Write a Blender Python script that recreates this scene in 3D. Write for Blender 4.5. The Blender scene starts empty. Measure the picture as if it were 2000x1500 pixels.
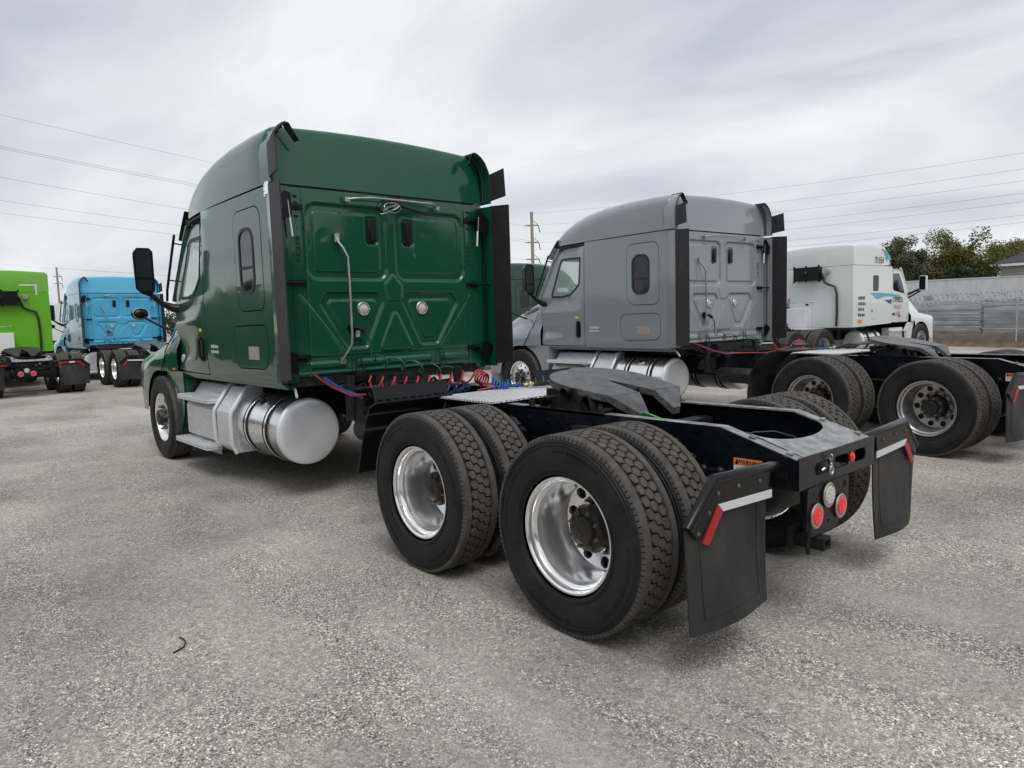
import bpy, bmesh, math, random
from math import pi, sin, cos, sqrt, radians, atan2
from mathutils import Vector, Matrix
random.seed(7)
scene = bpy.context.scene
C = scene.collection

# ------------------------------------------------------------------ camera
CAM = (-2.4448, 3.6494, 1.6118); YAW, PIT, ROL, FPX = -0.7177345, -0.0934353, -0.0307171, 1381.216
Fv = Vector((cos(PIT)*cos(YAW), cos(PIT)*sin(YAW), sin(PIT)))
Rv = Vector((sin(YAW), -cos(YAW), 0)); Uv = Rv.cross(Fv)
R2 = Rv*cos(ROL)+Uv*sin(ROL); U2 = Uv*cos(ROL)-Rv*sin(ROL)
cd = bpy.data.cameras.new('camera'); cam = bpy.data.objects.new('camera', cd); C.objects.link(cam)
m3 = Matrix((R2, U2, -Fv)).transposed()
cam.matrix_world = Matrix.Translation(CAM) @ m3.to_4x4()
cd.sensor_width = 36; cd.lens = FPX/2000*36; cd.clip_end = 3000; cd.clip_start = .05
scene.camera = cam
def at(u, v, dist):            # a far thing's position from its bearing and distance, used once for survey
    return Vector(CAM)+(Fv+R2*((u-1000)/FPX)-U2*((v-750)/FPX))*dist

# ------------------------------------------------------------------ light
SUN_EL, SUN_AZ = radians(58), radians(150)    # azimuth of the sun measured from +x
W = bpy.data.worlds.new('World'); scene.world = W; W.use_nodes = True
nt = W.node_tree; nt.nodes.clear(); N = nt.nodes.new; L = nt.links.new
out = N('ShaderNodeOutputWorld'); bg = N('ShaderNodeBackground'); bg.inputs[1].default_value = .1
sky = N('ShaderNodeTexSky'); sky.sky_type = 'NISHITA'; sky.sun_disc = False
sky.sun_elevation = SUN_EL; sky.sun_rotation = pi/2-SUN_AZ
tc = N('ShaderNodeTexCoord'); sep = N('ShaderNodeSeparateXYZ'); L(tc.outputs['Generated'], sep.inputs[0])
def mth(op, a, b=None, c=None, clamp=False):
    n = N('ShaderNodeMath'); n.operation = op; n.use_clamp = clamp
    for i, x in enumerate((a, b, c)):
        if x is None: continue
        if isinstance(x, (int, float)): n.inputs[i].default_value = x
        else: L(x, n.inputs[i])
    return n.outputs[0]
zc = mth('ADD', mth('MAXIMUM', sep.outputs[2], 0.0), .16)
cx_ = mth('DIVIDE', sep.outputs[0], zc); cy_ = mth('DIVIDE', sep.outputs[1], zc)
comb = N('ShaderNodeCombineXYZ'); L(cx_, comb.inputs[0]); L(cy_, comb.inputs[1])
mp = N('ShaderNodeMapping'); mp.inputs['Rotation'].default_value = (0, 0, radians(28)); mp.inputs['Scale'].default_value = (.50, 1.0, 1); mp.inputs['Location'].default_value = (2.2, 5.3, 0)
L(comb.outputs[0], mp.inputs[0])
n1 = N('ShaderNodeTexNoise'); n1.inputs['Scale'].default_value = .95; n1.inputs['Detail'].default_value = 6; n1.inputs['Roughness'].default_value = .50; n1.inputs['Distortion'].default_value = .7
L(mp.outputs[0], n1.inputs[0])
n2 = N('ShaderNodeTexNoise'); n2.inputs['Scale'].default_value = .28; n2.inputs['Detail'].default_value = 2
L(mp.outputs[0], n2.inputs[0])
mixn = mth('ADD', mth('MULTIPLY', n1.outputs[0], .72), mth('MULTIPLY', n2.outputs[0], .28))
cr = N('ShaderNodeValToRGB'); e = cr.color_ramp.elements
e[0].position = .37; e[0].color = (.45, .49, .55, 1); e[1].position = .60; e[1].color = (.90, .91, .925, 1)
x = cr.color_ramp.elements.new(.48); x.color = (.69, .72, .765, 1)
L(mixn, cr.inputs[0])
# brighter, whiter towards the horizon
hz = mth('POWER', mth('SUBTRACT', 1.0, mth('MAXIMUM', sep.outputs[2], 0.0), clamp=True), 5.0)
mixh = N('ShaderNodeMixRGB'); mixh.inputs[2].default_value = (.80, .82, .85, 1)
L(mth('MULTIPLY', hz, .5), mixh.inputs[0]); L(cr.outputs[0], mixh.inputs[1])
sc10 = N('ShaderNodeMixRGB'); sc10.blend_type = 'MULTIPLY'; sc10.inputs[0].default_value = 1; sc10.inputs[2].default_value = (10, 10, 10, 1)
L(mixh.outputs[0], sc10.inputs[1])
mixs = N('ShaderNodeMixRGB'); mixs.inputs[0].default_value = .93
L(sky.outputs[0], mixs.inputs[1]); L(sc10.outputs[0], mixs.inputs[2]); L(mixs.outputs[0], bg.inputs[0]); L(bg.outputs[0], out.inputs[0])

sl = bpy.data.lights.new('sun', 'SUN'); sl.energy = 1.5; sl.angle = radians(28); sl.color = (1, .97, .93)
so = bpy.data.objects.new('sun', sl); C.objects.link(so)
sd = Vector((cos(SUN_EL)*cos(SUN_AZ), cos(SUN_EL)*sin(SUN_AZ), sin(SUN_EL)))
so.rotation_euler = sd.to_track_quat('Z', 'Y').to_euler()
vs = scene.view_settings; vs.view_transform = 'Standard'; vs.look = 'None'; vs.gamma = 1; vs.exposure = .13; vs.use_curve_mapping = False

# ------------------------------------------------------------------ materials
def mat(name, col, rough=.5, metal=0, coat=0, var=0, vscale=8, bump=0, bscale=60, spec=.5, col2=None, emit=None, trans=0, alpha=1, streak=None, rvar=0):
    m = bpy.data.materials.new(name); m.use_nodes = True; t = m.node_tree; p = t.nodes['Principled BSDF']
    p.inputs['Base Color'].default_value = (*col, 1); p.inputs['Roughness'].default_value = rough; p.inputs['Metallic'].default_value = metal
    p.inputs['Coat Weight'].default_value = coat; p.inputs['Coat Roughness'].default_value = .03; p.inputs['Specular IOR Level'].default_value = spec
    if trans: p.inputs['Transmission Weight'].default_value = trans
    if alpha < 1: p.inputs['Alpha'].default_value = alpha
    if emit: p.inputs['Emission Color'].default_value = (*emit[0], 1); p.inputs['Emission Strength'].default_value = emit[1]
    if var or bump or rvar:
        tcn = t.nodes.new('ShaderNodeTexCoord'); src = tcn.outputs['Object']
        if streak:
            mpn = t.nodes.new('ShaderNodeMapping'); mpn.inputs['Scale'].default_value = streak; t.links.new(src, mpn.inputs[0]); src = mpn.outputs[0]
    if var or rvar:
        nn = t.nodes.new('ShaderNodeTexNoise'); nn.inputs['Scale'].default_value = vscale; nn.inputs['Detail'].default_value = 6; nn.inputs['Roughness'].default_value = .6
        t.links.new(src, nn.inputs[0])
        rr = t.nodes.new('ShaderNodeValToRGB'); rr.color_ramp.elements[0].position = .35; rr.color_ramp.elements[1].position = .68
        c2 = col2 or tuple(min(1, c*(1+var)) for c in col)
        rr.color_ramp.elements[0].color = (*[c*(1-var*.5) for c in col], 1) if not col2 else (*col, 1)
        rr.color_ramp.elements[1].color = (*c2, 1)
        t.links.new(nn.outputs[0], rr.inputs[0]); 
        if var: t.links.new(rr.outputs[0], p.inputs['Base Color'])
        if rvar:
            mr = t.nodes.new('ShaderNodeMapRange'); mr.inputs['From Min'].default_value = .3; mr.inputs['From Max'].default_value = .7
            mr.inputs['To Min'].default_value = max(0, rough-rvar); mr.inputs['To Max'].default_value = min(1, rough+rvar)
            t.links.new(nn.outputs[0], mr.inputs[0]); t.links.new(mr.outputs[0], p.inputs['Roughness'])
    if coat >= 1 and name.endswith('paint'):      # faint road film: patchy gloss
        tf = t.nodes.new('ShaderNodeTexCoord'); nf = t.nodes.new('ShaderNodeTexNoise'); nf.inputs['Scale'].default_value = 2.3; nf.inputs['Detail'].default_value = 8; nf.inputs['Roughness'].default_value = .7
        t.links.new(tf.outputs['Object'], nf.inputs[0]); mf = t.nodes.new('ShaderNodeMapRange'); mf.inputs['From Min'].default_value = .42; mf.inputs['From Max'].default_value = .68; mf.inputs['To Min'].default_value = .02; mf.inputs['To Max'].default_value = .14
        t.links.new(nf.outputs[0], mf.inputs[0]); t.links.new(mf.outputs[0], p.inputs['Coat Roughness'])
    if bump:
        nb = t.nodes.new('ShaderNodeTexNoise'); nb.inputs['Scale'].default_value = bscale; nb.inputs['Detail'].default_value = 4
        t.links.new(src, nb.inputs[0]); b = t.nodes.new('ShaderNodeBump'); b.inputs['Strength'].default_value = bump; b.inputs['Distance'].default_value = .01
        t.links.new(nb.outputs[0], b.inputs['Height']); t.links.new(b.outputs[0], p.inputs['Normal'])
    return m
def paint(name, col, **k):
    d = dict(rough=.32, coat=1, bump=.012, bscale=3.2, spec=.12); d.update(k)
    return mat(name, col, **d)
M = dict(
    green=paint('green_paint', (.005, .068, .036)), grey=paint('grey_paint', (.252, .277, .304)), blue=paint('blue_paint', (.085, .42, .66)),
    dkgreen=paint('dark_green_paint', (.004, .045, .025)), lime=paint('lime_paint', (.145, .43, .03), rough=.4), white=paint('white_paint', (.66, .69, .67), rough=.4),
    rubber=mat('tyre_sidewall', (.011, .011, .012), .6, var=.9, vscale=6, col2=(.026, .024, .023), bump=.1, bscale=120, spec=.25, rvar=.12),
    tread=mat('tyre_tread', (.082, .077, .071), .9, var=.35, vscale=14, bump=.3, bscale=180, spec=.15),
    trim=mat('black_rubber_trim', (.021, .019, .021), .55, var=.3, bump=.05),
    plastic=mat('black_plastic', (.007, .007, .008), .28, spec=.28, bump=.02, bscale=60), dust_sheen=mat('dust_and_sheen_top', (.19, .19, .187), .34, var=.8, vscale=14, bump=.3, bscale=80, rvar=.1), hdark=mat('dark_blue_hose', (.012, .03, .085), .35),  # real dust on the gusset, painted sky sheen on the rail flanges
    gap=mat('dark_gap', (.006, .006, .006), .9), groove=mat('tyre_groove', (.007, .007, .007), .95),
    frame=mat('black_frame_paint', (.004, .005, .009), .35, var=.5, vscale=12, coat=.5, spec=.15, bump=.04, bscale=30, rvar=.1),
    framed=mat('worn_black_metal', (.011, .011, .011), .5, spec=.3, var=1.2, vscale=14, bump=.3, bscale=50, rvar=.15),
    chrome=mat('polished_aluminium', (.93, .93, .93), .20, .86, var=.06, vscale=7, rvar=.05),
    dull=mat('dull_aluminium', (.42, .41, .40), .38, .85, var=.3, vscale=9, rvar=.1),
    alu=mat('brushed_aluminium', (.84, .85, .87), .22, .9, var=.04, vscale=3),
    alucap=mat('satin_aluminium', (.80, .81, .83), .40, .45, var=.06, vscale=3, rvar=.05),
    tread_alu=mat('tread_plate_aluminium', (.74, .75, .76), .36, .5, var=.22, vscale=38),
    hub=mat('black_hub', (.010, .010, .010), .45, var=1, vscale=22, col2=(.024, .017, .013), bump=.3, bscale=70),
    nut=mat('steel_nut', (.17, .14, .12), .45, .7, var=.5, vscale=30),
    grease=mat('greasy_plate', (.065, .065, .066), .36, .35, var=.9, vscale=9, col2=(.15, .15, .148), bump=.9, bscale=70, rvar=.15),
    glass=mat('window_glass', (.45, .62, .55), .03, 0, spec=.6, trans=0, alpha=.30),
    tint=mat('tinted_glass', (.008, .009, .011), .05, 0, coat=.2, spec=.35),
    mirror=mat('mirror_glass', (.03, .033, .038), .06, .2, coat=.5), mirrorc=mat('chrome_mirror', (.85, .85, .85), .06, 1),
    red=mat('red_lens', (.55, .008, .012), .2, coat=.8, emit=((1, .02, .03), .12)), clear=mat('clear_lens', (.50, .50, .42), .2, coat=.8),
    rlight=mat('led_red', (.8, .03, .04), .2, emit=((1, .03, .04), .35)), amber=mat('amber_lens', (.75, .22, .02), .25, coat=.6),
    rtape=mat('red_reflective_tape', (.36, .012, .018), .35), wtape=mat('white_reflective_tape', (.62, .64, .66), .35, var=.08),
    flap=mat('mud_flap_rubber', (.014, .015, .017), .5, spec=.25, var=.6, vscale=2.2, bump=.10, bscale=60, col2=(.052, .050, .048), streak=(1, 1, .5)),
    hred=mat('red_hose', (.34, .016, .03), .4), hblue=mat('blue_hose', (.015, .08, .30), .4), hgreen=mat('green_cable', (.015, .075, .05), .4), hblack=mat('black_hose', (.012, .012, .012), .5),
    gwire=mat('bright_green_strap', (.05, .42, .06), .5), seat=mat('seat_cloth', (.03, .03, .035), .8), dash=mat('dash_plastic', (.02, .02, .02), .6), sheet=mat('cab_paper', (.45, .36, .26), .8),
    wlab=mat('white_label', (.70, .70, .68), .5), olab=mat('orange_label', (.75, .20, .05), .5), ink=mat('black_ink', (.01, .01, .01), .5), ylab=mat('yellow_label', (.72, .62, .04), .5),
    tanlab=mat('tan_label', (.36, .31, .26), .5), blab=mat('blue_badge', (.22, .30, .45), .4), teal=mat('teal_print', (.10, .40, .48), .4), navy=mat('navy_print', (.03, .09, .32), .4),
    wtext=mat('white_print', (.6, .62, .6), .5), brass=mat('brass_fitting', (.55, .40, .2), .4, .8),
    wood=mat('pole_wood', (.27, .23, .17), .9, var=.3, vscale=2, streak=(6, 6, .4)), wire=mat('cable', (.22, .23, .25), .7), galv=mat('galvanised_steel', (.42, .43, .43), .5, .5, var=.2),
    bark=mat('bark', (.10, .085, .065), .95, var=.4), leaf=mat('leaf_olive', (.105, .105, .028), .75, var=.7, vscale=.8, spec=.2), leaf2=mat('leaf_dark', (.036, .046, .016), .75, var=.8, vscale=.8, spec=.2), leaf3=mat('leaf_grey', (.10, .105, .062), .8, var=.6, vscale=1.2, spec=.2),
    siding=mat('house_siding', (.42, .40, .35), .8), shingle=mat('roof_shingle', (.045, .045, .055), .9, var=.4, vscale=6), fascia=mat('white_fascia', (.75, .75, .74), .6),
    wallm=mat('grey_wall_panel', (.46, .48, .50), .6, var=.14, vscale=1.2, streak=(4, 4, .6)), slat=mat('stacked_sheet_metal', (.50, .51, .53), .5, .3, var=.45, vscale=1.3, streak=(1, 1, 5)),
    dirt=mat('brown_dirt', (.12, .09, .06), .95, var=.6, vscale=3, bump=1, bscale=8), stone=mat('pale_stone', (.48, .46, .43), .8, var=.35, vscale=30), tstone=mat('dark_stone', (.12, .115, .11), .85, var=.3, vscale=30),
)
# diamond tread plate relief
def treadplate(m, sc):
    t = m.node_tree; p = t.nodes['Principled BSDF']; tcn = t.nodes.new('ShaderNodeTexCoord'); mpn = t.nodes.new('ShaderNodeMapping')
    mpn.inputs['Rotation'].default_value = (radians(35), radians(35), radians(45)); t.links.new(tcn.outputs['Object'], mpn.inputs[0])
    w = t.nodes.new('ShaderNodeTexVoronoi'); w.inputs['Scale'].default_value = sc; w.inputs['Randomness'].default_value = .05; t.links.new(mpn.outputs[0], w.inputs[0])
    b = t.nodes.new('ShaderNodeBump'); b.inputs['Strength'].default_value = 1; b.inputs['Distance'].default_value = .012; b.invert = True
    t.links.new(w.outputs[0], b.inputs['Height']); t.links.new(b.outputs[0], p.inputs['Normal'])
treadplate(M['tread_alu'], 52)

# ------------------------------------------------------------------ mesh helpers
CACHE = {}
class MB:
    def __init__(s): s.v = []; s.f = []; s.mi = []; s.cur = 0
    def add(s, vs, fs):
        o = len(s.v); s.v += [tuple(q) for q in vs]; s.f += [tuple(i+o for i in f) for f in fs]; s.mi += [s.cur]*len(fs); return s
    def mat(s, i): s.cur = i; return s
    def box(s, x0, x1, y0, y1, z0, z1):
        return s.add([(x, y, z) for x in (x0, x1) for y in (y0, y1) for z in (z0, z1)], [(0, 1, 3, 2), (4, 6, 7, 5), (0, 4, 5, 1), (2, 3, 7, 6), (0, 2, 6, 4), (1, 5, 7, 3)])
    def tube(s, pts, r, n=8, cap=True):
        pts = [Vector(p) for p in pts]; rings = []; up = None
        for i, p in enumerate(pts):
            d = (pts[min(i+1, len(pts)-1)]-pts[max(i-1, 0)]).normalized()
            if up is None: up = d.orthogonal().normalized()
            up = (up-d*up.dot(d)); up = up.normalized() if up.length > 1e-6 else d.orthogonal().normalized()
            sde = d.cross(up); rr = r[i] if isinstance(r, (list, tuple)) else r
            rings.append([p+(up*cos(2*pi*k/n)+sde*sin(2*pi*k/n))*rr for k in range(n)])
        vs = [q for g in rings for q in g]; fs = []
        for i in range(len(rings)-1):
            for k in range(n): a = i*n+k; b = i*n+(k+1) % n; fs.append((a, b, b+n, a+n))
        if cap: fs.append(tuple(range(n))[::-1]); fs.append(tuple((len(rings)-1)*n+k for k in range(n)))
        return s.add(vs, fs)
    def lathe(s, prof, n=48, c=(0, 0, 0), axis='y', closed=False):      # prof: (axial, radius)
        vs = []; fs = []; m = len(prof)
        for k in range(n):
            a = 2*pi*k/n
            for (h, r) in prof:
                q = (c[0]+r*cos(a), c[1]+h, c[2]+r*sin(a)) if axis == 'y' else (c[0]+h, c[1]+r*cos(a), c[2]+r*sin(a)) if axis == 'x' else (c[0]+r*cos(a), c[1]+r*sin(a), c[2]+h)
                vs.append(q)
        for k in range(n):
            k2 = (k+1) % n
            for j in range(m if closed else m-1):
                j2 = (j+1) % m
                fs.append((k*m+j, k2*m+j, k2*m+j2, k*m+j2))
        return s.add(vs, fs)
    def prism(s, poly, a, b, axis='y'):     # extrude a 2-D polygon along an axis
        def P(p, t): return (p[0], t, p[1]) if axis == 'y' else (t, p[0], p[1]) if axis == 'x' else (p[0], p[1], t)
        n = len(poly); vs = [P(p, a) for p in poly]+[P(p, b) for p in poly]
        return s.add(vs, [tuple(range(n)), tuple(range(n, 2*n))[::-1]]+[(i, (i+1) % n, (i+1) % n+n, i+n) for i in range(n)])
    def grid(s, fn, nu, nv, flip=False):
        vs = [fn(i/nu, j/nv) for i in range(nu+1) for j in range(nv+1)]; w = nv+1
        return s.add(vs, [(i*w+j, (i+1)*w+j, (i+1)*w+j+1, i*w+j+1) for i in range(nu) for j in range(nv)])
    def ball(s, c, r, n=10, sc=(1, 1, 1)):
        o = MB(); o.lathe([(-r*cos(pi*i/n), max(r*sin(pi*i/n), 1e-4)) for i in range(n+1)], n*2, axis='z')
        return s.add([(c[0]+v[0]*sc[0], c[1]+v[1]*sc[1], c[2]+v[2]*sc[2]) for v in o.v], o.f)
    def ribbon(s, pts, a, b, th, axis='y'):   # sheet following a 2-D profile, with thickness
        n = len(pts); off = []
        for i in range(n):
            d = Vector(pts[min(i+1, n-1)])-Vector(pts[max(i-1, 0)]); d.normalize(); off.append((pts[i][0]-d[1]*th, pts[i][1]+d[0]*th))
        for i in range(n-1):
            s.prism([pts[i], pts[i+1], off[i+1], off[i]], a, b, axis)
        return s
def mesh_from(bm, key, mats, smooth=35, bevel=0, bseg=1, merge=True):
    if merge: bmesh.ops.remove_doubles(bm, verts=bm.verts, dist=1e-5)
    bmesh.ops.recalc_face_normals(bm, faces=bm.faces)
    if bevel:
        es = [e for e in bm.edges if len(e.link_faces) == 2 and e.calc_face_angle(0) > radians(40)]
        bmesh.ops.bevel(bm, geom=es, offset=bevel, segments=bseg, affect='EDGES', clamp_overlap=True)
    me = bpy.data.meshes.new(key); bm.to_mesh(me); bm.free()
    for m in mats: me.materials.append(M[m])
    if smooth:
        me.polygons.foreach_set('use_smooth', [True]*len(me.polygons)); me.set_sharp_from_angle(angle=radians(smooth))
    return me
def put(name, key, builder, mats, parent=None, loc=(0, 0, 0), rot=(0, 0, 0), scale=(1, 1, 1), mats_override=None, **k):
    """One object; alike pieces share the mesh stored under key."""
    if key is None or key not in CACHE:
        g = MB(); r = builder(g); bm = r if isinstance(r, bmesh.types.BMesh) else None
        if bm is None:
            bm = bmesh.new(); vs = [bm.verts.new(v) for v in g.v]
            for f, mi in zip(g.f, g.mi):
                try: ff = bm.faces.new([vs[i] for i in f]); ff.material_index = mi
                except ValueError: pass
        me = mesh_from(bm, name, mats, **k)
        if key is not None: CACHE[key] = me
    else: me = CACHE[key]
    o = bpy.data.objects.new(name, me); C.objects.link(o); o.location = loc; o.rotation_euler = rot; o.scale = scale
    if parent: o.parent = parent
    for i, m in (mats_override or {}).items():
        o.material_slots[i].link = 'OBJECT'; o.material_slots[i].material = M[m]
    return o
def thing(name, label, cat, loc=(0, 0, 0), rz=0, group=None):
    o = bpy.data.objects.new(name, None); C.objects.link(o); o.location = loc; o.rotation_euler = (0, 0, rz); o.empty_display_size = .3
    o['label'] = label; o['category'] = cat
    if group: o['group'] = group
    return o
def tag(o, label=None, cat=None, group=None, kind=None):
    if label: o['label'] = label
    if cat: o['category'] = cat
    if group: o['group'] = group
    if kind: o['kind'] = kind
    return o
def rpoly(pts, r, seg=5):                   # polygon with rounded corners
    out = []; n = len(pts); rs = r if isinstance(r, (list, tuple)) else [r]*n
    for i in range(n):
        p = Vector(pts[i]); a = Vector(pts[i-1])-p; b = Vector(pts[(i+1) % n])-p; rr = rs[i]
        if rr < 1e-4: out.append(tuple(p)); continue
        ang = a.angle(b); d = min(rr/math.tan(ang/2), a.length*.48, b.length*.48); rr = d*math.tan(ang/2)
        pa = p+a.normalized()*d; pb = p+b.normalized()*d; bis = (a.normalized()+b.normalized()).normalized(); c = p+bis*(rr/sin(ang/2))
        va = pa-c; vb = pb-c; th = atan2(va.x*vb.y-va.y*vb.x, va.dot(vb))
        for k in range(seg+1):
            t = th*k/seg; out.append((c.x+va.x*cos(t)-va.y*sin(t), c.y+va.x*sin(t)+va.y*cos(t)))
    return out
def plate(outer, holes, ymap, th, cuts_x=(), cuts_z=()):   # a sheet in (x,z) with holes; ymap gives its outer surface; thickness inwards
    bm = bmesh.new(); es = []
    for loop in [outer]+list(holes):
        vs = [bm.verts.new((p[0], 0, p[1])) for p in loop]
        es += [bm.edges.new((vs[i], vs[(i+1) % len(vs)])) for i in range(len(vs))]
    bmesh.ops.triangle_fill(bm, edges=es, use_beauty=True, use_dissolve=False)
    for c in cuts_x: bmesh.ops.bisect_plane(bm, geom=bm.verts[:]+bm.edges[:]+bm.faces[:], plane_co=(c, 0, 0), plane_no=(1, 0, 0))
    for c in cuts_z: bmesh.ops.bisect_plane(bm, geom=bm.verts[:]+bm.edges[:]+bm.faces[:], plane_co=(0, 0, c), plane_no=(0, 0, 1))
    r = bmesh.ops.extrude_face_region(bm, geom=bm.faces[:])
    ex = set(v for v in r['geom'] if isinstance(v, bmesh.types.BMVert))
    for v in bm.verts: v.co.y = ymap(v.co.x, v.co.z)-(th if v in ex else 0)
    return bm
def rrect(x0, x1, z0, z1, r, seg=5): return rpoly([(x0, z0), (x1, z0), (x1, z1), (x0, z1)], r, seg)
def text(txt, size, mats, parent, matrix, name='lettering', align='CENTER', depth=.0015, sx=1):
    cu = bpy.data.curves.new(name, 'FONT'); cu.body = txt; cu.size = size; cu.extrude = depth; cu.align_x = align; cu.align_y = 'CENTER'; cu.resolution_u = 2; cu.offset = size*.008
    o = bpy.data.objects.new(name+'_tmp', cu); C.objects.link(o)
    me = bpy.data.meshes.new_from_object(o.evaluated_get(bpy.context.evaluated_depsgraph_get())); bpy.data.objects.remove(o)
    me.materials.clear(); me.materials.append(M[mats])
    q = bpy.data.objects.new(name, me); C.objects.link(q); q.parent = parent; q.matrix_local = matrix @ Matrix.Diagonal((sx, 1, 1, 1)); return q
def frame_mat(loc, xdir, up):              # text on a surface: x along xdir, y along up
    x = Vector(xdir).normalized(); y = Vector(up).normalized(); z = x.cross(y); return Matrix.Translation(loc) @ Matrix((x, y, z)).transposed().to_4x4()

# ------------------------------------------------------------------ ground
def ground_material():
    m = bpy.data.materials.new('gravelled_asphalt'); m.use_nodes = True; t = m.node_tree; p = t.nodes['Principled BSDF']; p.inputs['Roughness'].default_value = .9; p.inputs['Specular IOR Level'].default_value = .25
    n = t.nodes.new; l = t.links.new; tcn = n('ShaderNodeTexCoord')
    def noise(s, d=4, r=.55, scale=(1, 1, 1), rot=0, dist=0):
        mpn = n('ShaderNodeMapping'); mpn.inputs['Scale'].default_value = scale; mpn.inputs['Rotation'].default_value = (0, 0, rot); l(tcn.outputs['Object'], mpn.inputs[0])
        q = n('ShaderNodeTexNoise'); q.inputs['Scale'].default_value = s; q.inputs['Detail'].default_value = d; q.inputs['Roughness'].default_value = r; q.inputs['Distortion'].default_value = dist; l(mpn.outputs[0], q.inputs[0]); return q.outputs[0]
    def ramp(src, stops):
        q = n('ShaderNodeValToRGB'); el = q.color_ramp.elements
        while len(el) < len(stops): el.new(.5)
        for i, (a, c) in enumerate(stops): el[i].position = a; el[i].color = (*c, 1) if isinstance(c, tuple) else (c, c, c, 1)
        l(src, q.inputs[0]); return q.outputs[0]
    def mix(f, a, b, mode='MIX'):
        q = n('ShaderNodeMixRGB'); q.blend_type = mode
        for i, z in enumerate((f, a, b)):
            if isinstance(z, (int, float)): q.inputs[i].default_value = z if i == 0 else (z, z, z, 1)
            elif isinstance(z, tuple): q.inputs[i].default_value = (*z, 1)
            else: l(z, q.inputs[i])
        return q.outputs[0]
    base = ramp(noise(.45, 5, .6), [(.34, (.232, .215, .191)), (.5, (.352, .327, .290)), (.64, (.455, .422, .374))])
    warm = ramp(noise(.23, 3, .5, dist=1), [(.52, 0.0), (.72, 1.0)])
    base = mix(mix(1, warm, .5, 'MULTIPLY'), base, (.43, .375, .31))
    # aggregate
    vo = n('ShaderNodeTexVoronoi'); vo.inputs['Scale'].default_value = 150; vo.inputs['Randomness'].default_value = 1; l(tcn.outputs['Object'], vo.inputs[0])
    cellv = n('ShaderNodeSeparateXYZ'); l(vo.outputs['Color'], cellv.inputs[0])
    agg = ramp(cellv.outputs[0], [(0, .10), (.22, .62), (.70, 1.02), (.88, 1.6), (1, 2.6)])
    vo2 = n('ShaderNodeTexVoronoi'); vo2.inputs['Scale'].default_value = 62; l(tcn.outputs['Object'], vo2.inputs[0])
    c2 = n('ShaderNodeSeparateXYZ'); l(vo2.outputs['Color'], c2.inputs[0])
    agg2 = ramp(c2.outputs[1], [(0, .72), (.5, 1.0), (.9, 1.1), (1, 1.45)])
    patch = ramp(noise(.8, 6, .68, (.6, 2.2, 1), -.35, .8), [(.46, .05), (.56, 1.0)])
    det = mix(patch, mix(.32, 1.0, agg), mix(.95, 1.0, agg))
    col = mix(1, mix(1, base, det, 'MULTIPLY'), agg2, 'MULTIPLY')
    fines = ramp(noise(260, 2, .7), [(.3, .75), (.7, 1.25)])
    col = mix(1, col, fines, 'MULTIPLY')
    # oil-dark stains and pale dusty track marks
    st = ramp(noise(.8, 5, .65, (1, 1, 1), 0, 1.2), [(.58, 0.0), (.72, .6)])
    col = mix(st, col, (.20, .19, .178))
    du = ramp(noise(.35, 5, .6, (.35, 2.2, 1), radians(-8)), [(.52, 0.0), (.66, .65)])
    col = mix(du, col, (.46, .435, .395))
    l(col, p.inputs['Base Color'])
    b = n('ShaderNodeBump'); b.inputs['Strength'].default_value = .7; b.inputs['Distance'].default_value = .004; l(vo.outputs['Distance'], b.inputs['Height']); b.invert = True
    b2 = n('ShaderNodeBump'); b2.inputs['Strength'].default_value = .5; b2.inputs['Distance'].default_value = .05; l(noise(2.5, 8, .7), b2.inputs['Height']); l(b.outputs[0], b2.inputs['Normal'])
    l(b2.outputs[0], p.inputs['Normal']); return m
M['ground'] = ground_material()
def gfn(g):
    g.add([(-900, -900, 0), (900, -900, 0), (900, 900, 0), (-900, 900, 0)], [(0, 1, 2, 3)])
tag(put('ground', None, gfn, ['ground'], smooth=0), 'grey gravelled asphalt yard', kind='structure')

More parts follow.
